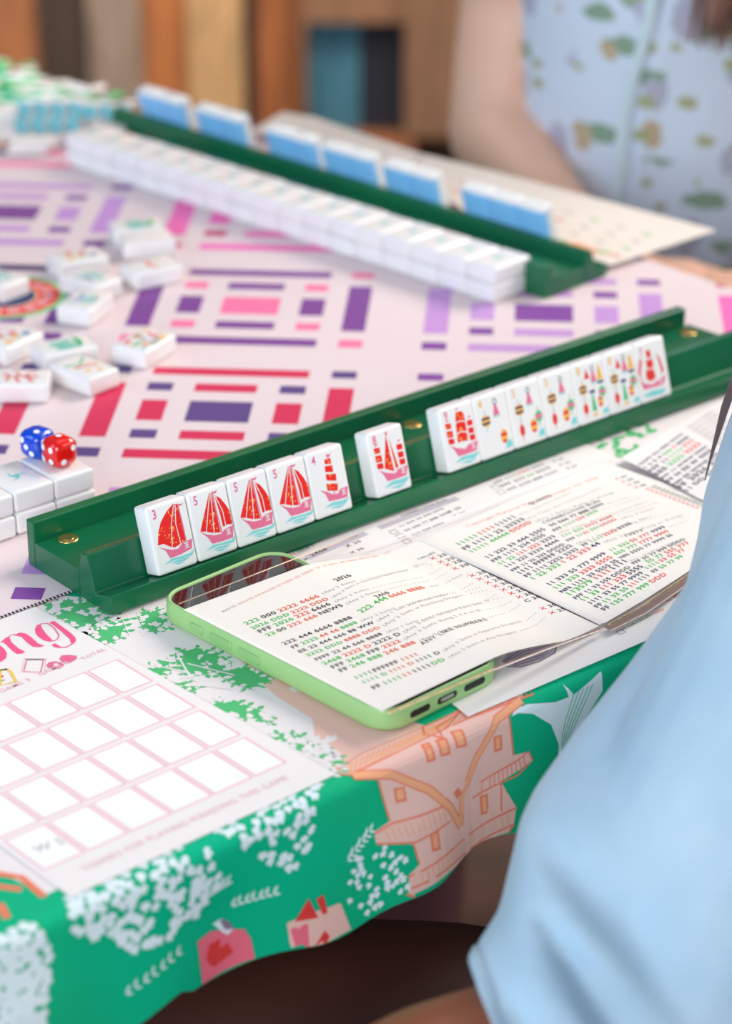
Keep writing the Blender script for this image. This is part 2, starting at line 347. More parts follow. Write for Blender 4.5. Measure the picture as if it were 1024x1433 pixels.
for pts in ([(105, 480), (200, 474), (300, 512), (355, 560), (385, 618)], [(604, 252), (520, 310), (450, 420), (400, 535), (385, 618)]):
    PR.line(PG(pts), 4.2, cloth_coral, 1); PR.line(PG(pts), 3.0, cloth_peach, 2)
for pts in ([(280, 290), (340, 345), (365, 372)], [(400, 245), (380, 320), (365, 372)]): PR.line(PG(pts), 1.2, cloth_coral, 2)
PR.poly(PG([(370, 520), (390, 505), (396, 525), (380, 540)]), cloth_coral, 2)
for x, y, x1, y1 in ((200, 505, 232, 552), (278, 622, 306, 680), (502, 352, 526, 405), (456, 527, 480, 590), (305, 380, 330, 438), (345, 366, 375, 420), (392, 340, 424, 396), (340, 722, 362, 768), (370, 706, 398, 752), (404, 690, 430, 734)):
    PR.poly(PG([(x, y + 8), (x1, y), (x1, y1 - 8), (x, y1)]), cloth_coral, 1); PR.poly(PG([(x + 6, y + 12), (x1 - 6, y + 6), (x1 - 6, y1 - 14), (x + 6, y1 - 8)]), cloth_peach, 2)
def stripes(a0, a1, b0, b1, n, m, w=.55):
    for i in range(n):
        t = (i + .5) / n; PR.line(PG([(a0[0] + (a1[0] - a0[0]) * t, a0[1] + (a1[1] - a0[1]) * t), (b0[0] + (b1[0] - b0[0]) * t, b0[1] + (b1[1] - b0[1]) * t)]), w, m, 1)
stripes((60, 400), (390, 255), (100, 470), (396, 325), 20, cloth_peach, 1.0); stripes((410, 240), (640, 172), (410, 322), (632, 238), 15, cloth_coral, .5)
stripes((150, 630), (340, 556), (160, 660), (345, 598), 11, cloth_peach, .6); stripes((450, 500), (590, 410), (445, 535), (595, 440), 12, cloth_coral, .5); stripes((230, 742), (540, 575), (230, 770), (540, 605), 18, cloth_peach, .6)
for pts in ([(-400, -50), (-320, -20), (-160, 90), (20, 230)], [(-250, 10), (-180, -10), (-60, 80)], [(-300, 70), (-100, 180)]): PR.line(PG(pts), .9, cloth_coral, 2)
# pale tree trunk at the right
PR.poly(PG([(565, 290), (610, 265), (690, 255), (740, 235), (830, 165), (825, 220), (770, 300), (735, 360), (720, 440), (700, 470), (682, 440), (690, 380), (670, 320), (620, 290)]), cloth_leaf, 0)
for o_ in range(5): PR.line(PG([(800 - o_ * 14, 200 + o_ * 7), (755 - o_ * 10, 290 + o_ * 3), (725 - o_ * 6, 350), (712 - o_ * 4, 430)]), .5, cloth_green)
for sp in ([(728, 245), (722, 205), (744, 235)], [(600, 280), (560, 300), (590, 262)]): PR.poly(PG(sp), cloth_leaf, 0)
# white ground with green foliage on the table top round the telephone and the rack end
PR.poly(PP([(-120, 1160), (-400, 900), (-60, 820), (160, 840), (420, 770), (700, 640), (1100, 500), (1200, 560), (1000, 700), (620, 985), (480, 1070), (440, 1080), (102, 1258)]), cloth_white, 0)
for pts in ([(10, 425), (100, 370), (290, 290), (150, 250), (60, 150), (-60, 200), (-40, 330)], [(-420, -60), (-330, -95), (-160, 40), (40, 180), (0, 300), (-160, 200), (-300, 60)]): PR.poly(PG(pts), cloth_pink, 1)
c8b = lambda x, y: (x * .46875, 840 + y * .46875)
for pts in ([(110, 20), (180, 0), (330, 0), (345, 50), (300, 62), (255, 90), (300, 60), (240, 95), (215, 75), (170, 50)], [(225, 92), (310, 78), (360, 50), (385, 105), (310, 135), (265, 105), (300, 90)],
            [(405, 40), (440, 32), (520, 20), (520, 70), (490, 95), (430, 95), (418, 70)], [(440, 205), (500, 172), (512, 220), (480, 235), (450, 225)], [(520, 160), (560, 140), (640, 150), (700, 190), (760, 205), (820, 235), (760, 270), (690, 250), (640, 215), (560, 235), (530, 200)],
            [(625, 305), (690, 295), (790, 335), (800, 355), (700, 352), (650, 335)], [(800, 400), (880, 395), (1000, 455), (1024, 470), (1024, 500), (940, 465), (830, 430)], [(540, 235), (600, 262), (570, 275), (530, 262)], [(590, 168), (640, 190), (610, 210)],
            [(1000, 520), (1024, 500), (1060, 540), (1030, 560)], [(780, 350), (830, 352), (800, 375)]):
    q_ = [px(*c8b(*p)) for p in pts]; PR.poly(q_, cloth_leafgreen, 2); rr = random.Random(len(pts) * 7 + int(pts[0][0]))
    ar = sum(q_[i - 1][0] * q_[i][1] - q_[i][0] * q_[i - 1][1] for i in range(len(q_))); sg = 1 if ar > 0 else -1
    for i in range(len(q_)):
        (x0, y0), (x1, y1) = q_[i - 1], q_[i]; L_ = math.hypot(x1 - x0, y1 - y0); n_l = int(L_ / 2.6); nd = math.atan2(y1 - y0, x1 - x0) - sg * pi / 2
        for j in range(n_l):
            t = (j + .5) / n_l; x_ = x0 + (x1 - x0) * t; y_ = y0 + (y1 - y0) * t
            if j % 2: leaf(x_, y_, rr.uniform(2.0, 4.4), nd + rr.uniform(-.7, .7), cloth_leafgreen, 2, .6)
            else: leaf(x_, y_, rr.uniform(2.0, 5.0), nd + pi + rr.uniform(-.8, .8), cloth_white, 3, .6)
for i in range(110):
    rr = random.Random(100 + i); x_, y_ = rr.choice([(rr.uniform(430, 900), rr.uniform(140, 370)), (rr.uniform(115, 520), rr.uniform(5, 100)), (rr.uniform(820, 1010), rr.uniform(410, 500))])
    q = px(*c8b(x_, y_)); a = rr.uniform(0, 6.28)
    for da in (0, .9, 1.8, 3.0): leaf(q[0], q[1], rr.uniform(2.5, 4.5), a + da, cloth_white, 3, .6)
for pts in ([(480, 200), (560, 215), (600, 255), (720, 270)], [(530, 165), (570, 235)], [(560, 190), (700, 225)]): PR.line([px(*c8b(*p)) for p in pts], 1.0, cloth_white, 4)
for i in range(26):
    rr = random.Random(300 + i); q = px(rr.uniform(815, 935), 0 + rr.uniform(590, 650)); a = rr.uniform(0, 6.28)
    for da in (0, .8, 2.1): leaf(q[0], q[1], rr.uniform(4, 8), a + da, cloth_leafgreen, 2, .5)
# far corner: green cloth with white and pink shapes
for i in range(420):
    rr = random.Random(500 + i); u, v = rr.uniform(330, 545), rr.uniform(622, 860); leaf(u, v - VE, rr.uniform(14, 34), rr.uniform(0, 6.28), [cloth_white, cloth_white, cloth_leafgreen, cloth_leaf][i % 4], 0, .5)
for i in range(26):
    rr = random.Random(700 + i); leaf(rr.uniform(500, 560), rr.uniform(560, 640) - VE, rr.uniform(14, 30), rr.uniform(0, 6.28), [cloth_pink, cloth_rose, cloth_white][i % 3], 1, .6)
bm = bmesh.new(); mats_pr = []
for idx_, (pts, m, lay) in enumerate(PR.items):
    if m not in mats_pr: mats_pr.append(m)
    a = sum(pts[i][0] * pts[(i + 1) % len(pts)][1] - pts[(i + 1) % len(pts)][0] * pts[i][1] for i in range(len(pts)))
    if a < 0: pts = pts[::-1]
    try: f = bm.faces.new([bm.verts.new((p[0], p[1], .03 + .05 * lay + (idx_ % 23) * .0015)) for p in pts]); f.material_index = mats_pr.index(m)
    except ValueError: pass
bmesh.ops.triangulate(bm, faces=bm.faces)
for w in [0, -1.5, -3, -4.5, -6, -8, -10] + [-12 - 4 * i for i in range(15)]:
    bmesh.ops.bisect_plane(bm, geom=bm.verts[:] + bm.edges[:] + bm.faces[:], plane_co=(0, w, 0), plane_no=(0, 1, 0), clear_inner=False)
for i in range(46):
    gm_ = [f for f in bm.faces if min(v.co.y for v in f.verts) < -1]; gg = set(gm_)
    for f in gm_: gg.update(f.verts); gg.update(f.edges)
    bmesh.ops.bisect_plane(bm, geom=list(gg), plane_co=(-150 + i * 7, 0, 0), plane_no=(1, 0, 0))
dead = [f for f in bm.faces if sum(v.co.y for v in f.verts) / len(f.verts) < hemw(sum(v.co.x for v in f.verts) / len(f.verts)) + .5]
bmesh.ops.delete(bm, geom=dead, context='FACES')
base = len(cm.v); vmap = {}
for v in bm.verts: vmap[v] = base + len(vmap); cm.v.append(cloth(v.co.x, max(v.co.y, hemw(v.co.x) + .2), v.co.z + (.25 if v.co.y < -1 else 0)))
for f in bm.faces: cm.f.append(tuple(vmap[v] for v in f.verts)); cm.m.append(cm.mi(mats_pr[f.material_index])); cm.sm.append(False)
bm.free()
tag(cm.build('tablecloth'), 'green tablecloth printed with white foliage, pagoda and pots, hanging over the table edge', 'tablecloth')

# ------------------------------------------------------------------ score sheet on the cloth
ss = MB(); Z = .6
def SU(u, v): return uv2(u, v)
sp_ = [(-107, -206.5), (27.5, -205.5), (21, -36), (19, 8), (-107, 8)]
top = [(*SU(*p), Z) for p in sp_]; bot = [(*SU(*p), .3) for p in sp_]
ss.face(top, paper)
for i in range(5): ss.face([bot[i], bot[(i + 1) % 5], top[(i + 1) % 5], top[i]], paper)
sheet_pink = mat('sheet_pale_pink_line', rgb(242, 190, 196), .7); sheet_cell = mat('sheet_cell_white', rgb(250, 248, 246), .6); hot_pink = mat('lettering_pink', rgb(248, 88, 140), .6); sheet_tint = mat('sheet_blush', rgb(248, 226, 226), .6)
colr = [(2.0, 16.8), (-19.3, -1.0), (-40.4, -22.2), (-61.5, -43.3), (-82.6, -64.6), (-103.6, -85.8)]
rowr = [(-92.5, -67.5), (-123.2, -97.0), (-154.0, -127.6), (-184.3, -158.3)]
for ci, (a, b_) in enumerate(colr):
    for ri, (c, d) in enumerate(rowr):
        s_ = .35 * (3 - ri)
        ss.poly([SU(a - .9 , c - .9), SU(b_ + 1.3, c - .9), SU(b_ + 1.3, d + .9), SU(a - .9, d + .9)], Z + .05, sheet_pink)
        ss.poly([SU(a, c), SU(b_, c), SU(b_, d), SU(a, d)], Z + .1, sheet_cell)
zz = lambda x, y: Z + .17
text_line(ss, [('THANKS FOR PLAYING MAHJONG THIS GAME', sheet_pink)], G(118, 1222), G(405, 1092), zz, .0, 1.15)
for s_, a, b_ in (('TOTAL', (117, 926), (150, 911)), ('GAME 4', (57, 948), (98, 930)), ('GAME 3', (2, 972), (44, 954))): text_line(ss, [(s_, sheet_pink)], G(*a), G(*b_), zz, .01)
text_line(ss, [('W', t_grey), ('S', t_grey)], G(52, 1196), G(92, 1182), zz, .0)
# pink lettering "ong" with thick and thin strokes
c6 = lambda x, y: G(x * .2148, 850 + y * .2148)
LSN = [0]
def LS(pts, z=Z + .12, m=hot_pink):
    LSN[0] += 1; z += .004 * (LSN[0] % 9)
    ss.poly([tuple(c6(*p))[:2] for p in pts], z, m)
def LW(pts, w): ss.stroke([tuple(c6(*p))[:2] for p in pts], w, Z + .19, hot_pink)
LS([(-40, 260), (0, 255), (30, 280), (46, 310), (40, 340), (10, 362), (-60, 370), (-20, 350), (0, 330), (-10, 290)])
LS([(0, 240), (40, 205), (60, 200), (75, 235), (120, 275), (165, 298), (150, 308), (110, 312), (80, 290), (40, 250), (20, 235)])
LS([(90, 190), (130, 172), (170, 180), (200, 200), (250, 245), (290, 258), (260, 268), (215, 265), (180, 240), (140, 200), (105, 192)]); LW([(45, 215), (70, 190), (100, 182)], .5)
LS([(228, 150), (240, 125), (262, 117), (275, 145), (300, 180), (345, 225), (330, 232), (290, 225), (250, 200), (232, 175)]); LW([(262, 117), (310, 112), (355, 145), (385, 190), (375, 215), (345, 230)], .55)
LS([(320, 108), (352, 97), (400, 130), (460, 175), (492, 205), (496, 228), (480, 245), (465, 250), (455, 215), (400, 165), (350, 125)]); LW([(470, 248), (430, 268), (385, 270)], .7); LS([(338, 250), (360, 243), (378, 255), (400, 266), (380, 273), (350, 266)])
def outline(pts, w, m, z=Z + .2): ss.stroke([tuple(c6(*p))[:2] for p in pts + [pts[0], pts[1]]], w, z, m)
outline([(160, 345), (300, 345), (290, 440), (140, 430)], .35, sheet_pink); outline([(175, 350), (285, 350), (265, 432), (155, 425)], .6, pink_ink)
LS([(302, 385), (320, 365), (360, 360), (400, 368), (420, 385), (395, 405), (345, 412), (312, 402)], Z + .12, pink_ink); LS([(386, 345), (400, 322), (450, 318), (500, 325), (500, 345), (460, 368), (410, 368)], Z + .12, pink_ink)
LS([(345, 380), (370, 372), (385, 385), (360, 395)], Z + .22, sheet_tint); LS([(420, 335), (450, 330), (460, 345), (430, 352)], Z + .22, hot_pink)
outline([(0, 418), (48, 412), (70, 430), (105, 492), (0, 518)], 1.4, mat('yellow_outline', rgb(250, 200, 70), .6)); LS([(5, 455), (20, 450), (24, 462), (10, 466)], Z + .12, red_flat); LS([(-5, 485), (35, 478), (30, 486), (-5, 492)], Z + .12, green_ink)
tag(ss.build('score_sheet'), 'white score sheet with pink lettering and rounded boxes on the tablecloth', 'score sheet')

# ------------------------------------------------------------------ printed game mat
gmx = MB(); MU0, MU1, MV0, MV1 = -115.0, 587.0, 0.0, 612.0; ZM = 1.2
def mu1(v): return 587.0 - .02 * v
top = [(MU0, MV0), (mu1(0), MV0), (mu1(MV1), MV1), (MU0, MV1)]
gmx.loft([[(*uv2(*p), .8) for p in top], [(*uv2(*p), ZM) for p in top]], mat_base, caps=True)
# the lattice stands at 45 degrees to the mat: a,b are its own axes
YW = -0.06399; AA = Vector((cos(YW), sin(YW))); BB = Vector((-sin(YW), cos(YW)))
def ab2uv(a, b): p = AA * a + BB * b; return to_uv((p.x, p.y))
def cell(a0, b0, a1, b1, m):
    q = clip_rect([ab2uv(a0, b0), ab2uv(a1, b0), ab2uv(a1, b1), ab2uv(a0, b1)], MU0, MV0 + .5, MU1 - 2, MV1 - 6)
    if len(q) >= 3: gmx.poly([uv2(*p) for p in q], ZM + .06, CP[m])
pal = {(0, 0): ('purple', 'pink', 'purple', 'pink', 'purple', 'pink'), (0, -1): ('crimson', 'navy', 'crimson', 'navy', 'crimson', 'navy'), (1, 0): ('lilac', 'dark', 'lilac', 'dark', 'lilac', 'dark'),
       (-1, 0): ('deep', 'purple', 'lilac', 'dark', 'purple', 'purple'), (-1, 1): ('lilac', 'dark', 'lilac', 'purple', 'lilac', 'dark'), (0, 1): ('hot', 'mag', 'hot', 'mag', 'hot', 'mag'), (-1, -1): ('crimson', 'navy', 'rose', 'rose', 'crimson', 'navy'),
       (-1, 2): ('pink', 'deep', 'pink', 'dark', 'pink', 'deep'), (2, 0): ('hot', 'mag', 'hot', 'mag', 'hot', 'mag'), (1, 1): ('lilac', 'dark', 'lilac', 'dark', 'lilac', 'dark'), (0, -2): ('lilac', 'dark', 'lilac', 'dark', 'lilac', 'dark'), (-1, -2): ('lilac', 'lilac', 'lilac', 'dark', 'lilac', 'lilac')}
# order: full bar, corner, side, centre, tall bay, small bay
keys = list(pal.values())
for i in range(-3, 5):
    for j in range(-3, 5):
        bar, cor, side, cen, tall, small = pal.get((i, j), keys[(i * 3 + j * 5) % len(keys)]); a = -161.5 + i * 177.6; b_ = 1425.6 + j * 163.6
        s = 1.0
        for q0, q1 in ((52.2, 63), (-63.6, -52)): cell(a - 44.5, b_ + q0, a + 44.5, b_ + q1, bar)
        for a0, a1, c_ in ((-44.5, -30.2, 'c'), (-17.8, 17.2, 'm'), (30, 44.5, 'c')):
            cell(a + a0, b_ + 28.6, a + a1, b_ + 40, cor if c_ == 'c' else bar); cell(a + a0, b_ - 37.6, a + a1, b_ - 26, cor if c_ == 'c' else bar)
            cell(a + a0, b_ - 13.6, a + a1, b_ + 15, side if c_ == 'c' else cen)
        for a0, a1 in ((-71.5, -57), (57.4, 71.5)):
            cell(a + a0, b_ + 53, a + a1, b_ + 63.4, small); cell(a + a0, b_ - 37.6, a + a1, b_ + 38.6, tall); cell(a + a0, b_ - 63.6, a + a1, b_ - 51.6, small)
# ring at the middle of the mat
rcx, rcy = -220.6, 1448.2
for r, m, z in ((37.4, mat('ring_green', rgb(130, 215, 145), .6), .12), (33.0, mat('ring_red', rgb(244, 66, 62), .6), .18), (19.5, mat('ring_cream', rgb(240, 220, 170), .6), .22), (18.2, mat('ring_navy', rgb(38, 58, 110), .6), .26)): gmx.disc(rcx, rcy, r, r, ZM + z, m, 64)
for i in range(12):
    t = radians(-150 + i * 24)
    for k in range(3):
        a2 = t + k * .1; c = (rcx + 26 * cos(a2), rcy + 26 * sin(a2)); d = Vector((cos(a2), sin(a2))); gmx.stroke([(c[0] - d.x * 3.5, c[1] - d.y * 3.5), (c[0] + d.x * 3.5, c[1] + d.y * 3.5)], 1.4, ZM + .3, mat_base)
br = mat('mat_peach_border', rgb(238, 160, 125), .6); gmx.poly([uv2(MU0, MV1 - 6), uv2(mu1(MV1) - 1, MV1 - 6), uv2(mu1(MV1) - 1, MV1), uv2(MU0, MV1)], ZM + .05, br)
# dark overlocked stitching along the near edge
st = mat('dark_stitching', rgb(62, 48, 66), .8)
for i in range(330):
    u = MU0 + i * 2.1; gmx.box(0, 0, 0, 0, 0, 0, st) if False else gmx.poly([uv2(u, -.5), uv2(u + 1.2, -.5), uv2(u + 1.5, 1.3), uv2(u + .3, 1.3)], ZM + .1, st)
    if i % 1 == 0: gmx.face([(*uv2(u, -.55), .9), (*uv2(u + 1.2, -.55), .9), (*uv2(u + 1.2, -.5), ZM + .1), (*uv2(u, -.5), ZM + .1)], st)
tag(gmx.build('game_mat'), 'pale pink game mat printed with purple, crimson and pink lattice rectangles', 'game mat')

# ------------------------------------------------------------------ tiles
TW, TL_, TT = 23.3, 33.6, 11.2
def body_bm(split):
    """rounded tile block: x -w/2..w/2, y 0..L, z 0 (back)..T (face)"""
    bm = bmesh.new(); bmesh.ops.create_cube(bm, size=1)
    for v in bm.verts: v.co = Vector((v.co.x * (TW - .25), (v.co.y + .5) * TL_, (v.co.z + .5) * TT))
    bmesh.ops.bevel(bm, geom=bm.edges[:] + bm.verts[:], offset=1.9, segments=4, profile=.55, affect='EDGES')
    if split: bmesh.ops.bisect_plane(bm, geom=bm.verts[:] + bm.edges[:] + bm.faces[:], plane_co=(0, 0, 4.2), plane_no=(0, 0, 1))
    return bm
def affine(TL, TR, BL):
    TL = Vector(TL); ex = (Vector(TR) - TL); ey = (Vector(BL) - TL); det = ex.x * ey.y - ex.y * ey.x
    def f(p):
        d = Vector(p) - TL; a = (d.x * ey.y - d.y * ey.x) / det; b = (ex.x * d.y - ex.y * d.x) / det
        return (-TW / 2 + a * TW, TL_ * (1 - b))
    return f
ZF = TT + .06
def number(mb, s, x=-8.6, y=27.2, h=4.6, m=None):
    g, w = glyphs(s, .02); sc = h / .73
    for q in g: mb.poly([(x + px_ * sc * .8, y + py_ * sc) for px_, py_ in q], ZF, m or pink_ink)
def hull(mb, f, hp, wv, mark):
    mb.poly([f(p) for p in hp], ZF + .03, pink_ink)
    for w in wv: mb.poly([f(p) for p in w], ZF + .05, teal_ink)
    c = f(mark)
    for dx, dy, w, h in ((0, 1.1, 2.4, .45), (0, 0, 2.0, .45), (0, -1.1, 2.6, .45), (.1, 0, .45, 2.2)): mb.poly([(c[0] + dx - w / 2, c[1] + dy - h / 2), (c[0] + dx + w / 2, c[1] + dy - h / 2), (c[0] + dx + w / 2, c[1] + dy + h / 2), (c[0] + dx - w / 2, c[1] + dy + h / 2)], ZF + .08, white_tile)
def sail_line(mb, f, pts, w=.42, m=None): mb.stroke([f(p) for p in pts], w, ZF + .07, m or white_tile)
def d_boat5(mb):
    f = affine((490, 210), (830, 105), (575, 822)); number(mb, '5')
    mb.poly([f(p) for p in ((680, 205), (590, 545), (640, 548), (700, 562), (762, 560), (700, 212))], ZF, red_ink)
    mb.poly([f(p) for p in ((725, 225), (770, 250), (812, 305), (850, 375), (865, 488), (820, 492), (785, 512), (765, 400))], ZF, red_ink)
    for l in ([(683, 212), (640, 548)], [(694, 212), (706, 562)], [(730, 232), (788, 370), (808, 500)]): sail_line(mb, f, l)
    sail_line(mb, f, [(705, 196), (735, 380), (772, 560)], .7, pink_ink); mb.poly([f(p) for p in ((697, 190), (715, 196), (752, 180), (738, 206), (708, 214))], ZF, pink_ink)
    hull(mb, f, [(588, 545), (640, 572), (710, 584), (768, 572), (795, 535), (872, 498), (866, 610), (770, 640), (688, 658), (650, 600)], [[(628, 722), (690, 670), (780, 652), (850, 632), (892, 588), (872, 650), (820, 664), (740, 676)], [(680, 718), (740, 686), (850, 668), (800, 700), (740, 704)], [(700, 720), (760, 708), (812, 712), (750, 728)]], (828, 556))
def d_boat3(mb):
    f = affine((130, 325), (478, 225), (225, 955)); number(mb, '3')
    mb.poly([f(p) for p in ((366, 300), (305, 372), (255, 465), (232, 560), (226, 668), (275, 655), (340, 690), (370, 695), (425, 662), (462, 640), (405, 305))], ZF, red_ink)
    for l in ([(372, 306), (345, 480), (346, 690)], [(385, 308), (384, 480), (420, 668)]): sail_line(mb, f, l)
    sail_line(mb, f, [(405, 303), (436, 460), (466, 640)], .7, pink_ink); mb.poly([f(p) for p in ((400, 298), (420, 306), (458, 298), (432, 322), (408, 320))], ZF, pink_ink)
    hull(mb, f, [(224, 678), (285, 700), (345, 716), (400, 706), (432, 660), (518, 624), (515, 712), (420, 760), (325, 790), (290, 720)], [[(272, 848), (340, 792), (425, 778), (500, 755), (538, 715), (515, 775), (450, 795), (370, 808)], [(330, 838), (380, 812), (500, 790), (445, 822), (385, 830)], [(350, 845), (400, 832), (455, 835), (400, 848)]], (472, 682))
def d_boat4(mb):
    f = affine((585, 120), (885, 5), (672, 650)); number(mb, '4')
    for q in ([(738, 150), (788, 135), (794, 182), (742, 188)], [(740, 205), (802, 193), (808, 248), (744, 252)], [(748, 268), (830, 260), (832, 318), (750, 320)], [(750, 345), (842, 338), (842, 398), (756, 402)]): mb.poly([f(p) for p in q], ZF, red_ink)
    mb.poly([f(p) for p in ((752, 103), (766, 110), (797, 96), (780, 118), (784, 126), (756, 130))], ZF, pink_ink); sail_line(mb, f, [(765, 130), (765, 152)], .6, pink_ink)
    sail_line(mb, f, [(812, 400), (812, 428)], .6, pink_ink)
    hull(mb, f, [(694, 400), (755, 412), (800, 430), (845, 420), (858, 385), (924, 356), (920, 445), (840, 470), (768, 488), (740, 430)], [[(730, 545), (795, 495), (870, 478), (935, 448), (900, 500), (820, 515)], [(775, 545), (830, 520), (905, 505), (850, 538)]], (888, 405))
def d_boat8(mb, mid='tri', num='8'):
    f = affine((135, 158), (388, 72), (205, 652)); number(mb, num)
    for q in ([(183, 268), (226, 258), (230, 300), (190, 310)], [(192, 325), (236, 315), (243, 365), (200, 375)], [(202, 385), (246, 375), (252, 418), (210, 425)], [(342, 242), (384, 230), (388, 272), (350, 284)], [(350, 298), (392, 288), (397, 332), (358, 342)], [(360, 352), (402, 342), (406, 386), (368, 396)]): mb.poly([f(p) for p in q], ZF, red_ink)
    if mid == 'tri':
        mb.poly([f(p) for p in ((270, 152), (258, 420), (318, 440), (356, 408), (282, 158))], ZF, red_ink); sail_line(mb, f, [(277, 165), (330, 430)], 1.3)
    else:
        for q in ([(262, 178), (300, 165), (322, 180), (332, 240), (300, 236), (262, 252)], [(262, 262), (300, 246), (334, 250), (342, 322), (304, 318), (268, 336)], [(268, 346), (304, 328), (344, 334), (350, 395), (306, 398), (276, 415)]): mb.poly([f(p) for p in q], ZF, red_ink)
    for a in ((190, 240), (262, 145), (352, 205)): mb.poly([f(p) for p in (a, (a[0] + 28, a[1] - 6), (a[0] + 8, a[1] + 12), (a[0] + 4, a[1] + 24))], ZF, pink_ink)
    hull(mb, f, [(213, 430), (265, 452), (330, 458), (352, 425), (420, 393), (412, 472), (350, 495), (275, 517), (245, 462)], [[(248, 572), (300, 520), (370, 502), (435, 478), (400, 532), (330, 540)], [(290, 572), (340, 550), (410, 535), (360, 568)]], (388, 436))
def d_boatL(mb):
    f = affine((680, 145), (760, 118), (712, 346)); number(mb, '7', y=26)
    for q in ([(712, 168), (724, 164), (728, 190), (718, 192)], [(714, 200), (732, 195), (736, 222), (720, 228)], [(716, 232), (736, 228), (744, 258), (730, 270), (718, 260)], [(740, 175), (752, 195), (764, 235), (760, 248), (752, 215)], [(698, 190), (704, 200), (702, 240), (706, 262), (696, 240)]): mb.poly([f(p) for p in q], ZF, red_flat)
    hull(mb, f, [(700, 255), (712, 275), (735, 280), (756, 262), (770, 250), (765, 282), (712, 296)], [[(708, 318), (735, 300), (772, 295), (765, 312), (730, 320)]], (756, 270))
def fl_(mb, x, y, w, h, cols, pole=None):
    if pole: mb.stroke([(x, y - h * .9), (x, y + h * .9)], .5, ZF, pole)
    n = len(cols)
    for i, c in enumerate(cols):                       # ellipse cut in coloured bands
        t0, t1 = -1 + 2 * i / n, -1 + 2 * (i + 1) / n; L = []
        ys = [t0 + (t1 - t0) * k / 3 for k in range(4)]; L = [(x + w / 2 * math.sqrt(max(1 - t * t, 0.0004)), y + h / 2 * t) for t in ys] + [(x - w / 2 * math.sqrt(max(1 - t * t, 0.0004)), y + h / 2 * t) for t in ys[::-1]]
        mb.poly(L, ZF + .04, c)
def d_float(mb, kind):
    number(mb, {5: '5', 6: '6', 8: '8', 9: '9', 4: '4'}[kind], m=yellow_ink)
    bell = lambda x, y: (mb.poly([(x - 2.2, y - 2.6), (x + 2.2, y - 2.6), (x + .7, y + 3), (x - .7, y + 3)], ZF, pink_ink), mb.stroke([(x - 2.2, y - 3.2), (x + 2.2, y - 3.2)], .8, ZF, teal_ink), mb.stroke([(x + 1.1 * cos(t), y + 4.6 + 1.6 * sin(t)) for t in [pi * i / 5 for i in range(11)]], .5, ZF, navy_ink))
    if kind in (4, 5, 6):
        bell(2.5, 24); fl_(mb, -5.2, 20, 6, 6.4, [yellow_ink, navy_ink, yellow_ink, navy_ink, yellow_ink], teal_ink)
        fl_(mb, 5.2 if kind == 4 else 3, 9.5, 4.4, 7.6, [red_flat, yellow_ink, red_flat, yellow_ink])
        mb.poly([(5, 2.8), (10, 2.8), (9.5, 7), (6.2, 6.2)], ZF, teal_ink)
        if kind != 4: fl_(mb, -5.4, 9, 3.4, 6.4, [red_flat, red_flat, red_flat], pink_ink); fl_(mb, 7.2, 13.5, 5, 6, [green_ink, pink_ink, green_ink], green_ink)
    else:
        mb.poly([(-4, 24), (0, 24), (-2, 29.5)], ZF, red_flat); bell(2.6, 24); mb.poly([(5.2, 21.5), (9.2, 21.5), (8, 29), (6.4, 29)], ZF, yellow_ink); mb.stroke([(5, 20.3), (9.4, 20.3)], 1.4, ZF, navy_ink)
        fl_(mb, -6, 19, 5.6, 6, [yellow_ink, navy_ink, yellow_ink, navy_ink, yellow_ink], green_ink); mb.stroke([(-1.6, 16.5), (2.2, 16.5)], 1.8, ZF, navy_ink)
        mb.poly([(-1.5, 6), (1.8, 6), (.6, 15), (-.4, 15)], ZF, green_ink); fl_(mb, 7.4, 15, 5, 5.4, [green_ink, pink_ink, green_ink], green_ink); fl_(mb, 5, 10, 3.4, 6, [red_flat, yellow_ink, red_flat])
        fl_(mb, -6, 8.5, 3.4, 6, [red_flat, red_flat, red_flat], pink_ink); mb.poly([(5.6, 2.8), (10, 2.8), (9.5, 6), (6.2, 5.4)], ZF, teal_ink); fl_(mb, .3, 4, 4, 2, [yellow_ink])
def d_green(mb):
    rr = random.Random(5)
    for i in range(7): mb.stroke([(-7 + i * 2.2, 8 + rr.random() * 4), (-5 + i * 2, 16), (-7 + i * 2.2, 26 - rr.random() * 4)], 1.5, ZF + .01 * i, green_ink if i % 2 else teal_ink)
    mb.poly([(-9, 25), (-4, 29), (4, 27.5), (8, 23), (0, 25)], ZF + .1, green_ink)
def d_red(mb):
    for p in ([(-8, 16), (-2, 19), (4, 17), (9, 21)], [(-4, 9), (0, 14), (5, 12), (8, 8)], [(-6, 24), (0, 22), (6, 26)], [(0, 6), (1, 27)], [(-5, 12), (-8, 8)]): mb.stroke(p, 1.8, ZF + .02, red_flat, .9)
def d_flower(mb):
    for x, y, c in ((-3, 22, pink_ink), (2, 18, yellow_ink), (-5, 13, red_flat), (4, 26, blue_ink), (5, 10, yellow_ink)):
        for k in range(5): mb.disc(x + 1.6 * cos(k * 1.257), y + 1.6 * sin(k * 1.257), 1.3, 1.3, ZF + .02 * k, c, 8)
    mb.stroke([(-8, 6), (-2, 14), (0, 20), (6, 24)], .9, ZF, green_ink); mb.stroke([(0, 20), (8, 17)], .9, ZF, teal_ink)
def d_yellow(mb):
    mb.stroke([(-8, 24), (0, 20), (9, 27)], 2.0, ZF, green_ink, 1.2); mb.stroke([(-6, 18), (2, 16), (7, 12)], 2.2, ZF, red_flat, 1.0); mb.disc(-3, 10, 2, 1.6, ZF, yellow_ink); mb.disc(3, 7, 2.2, 1.4, ZF, yellow_ink); mb.stroke([(4, 20), (8, 14)], 1.2, ZF, yellow_ink)
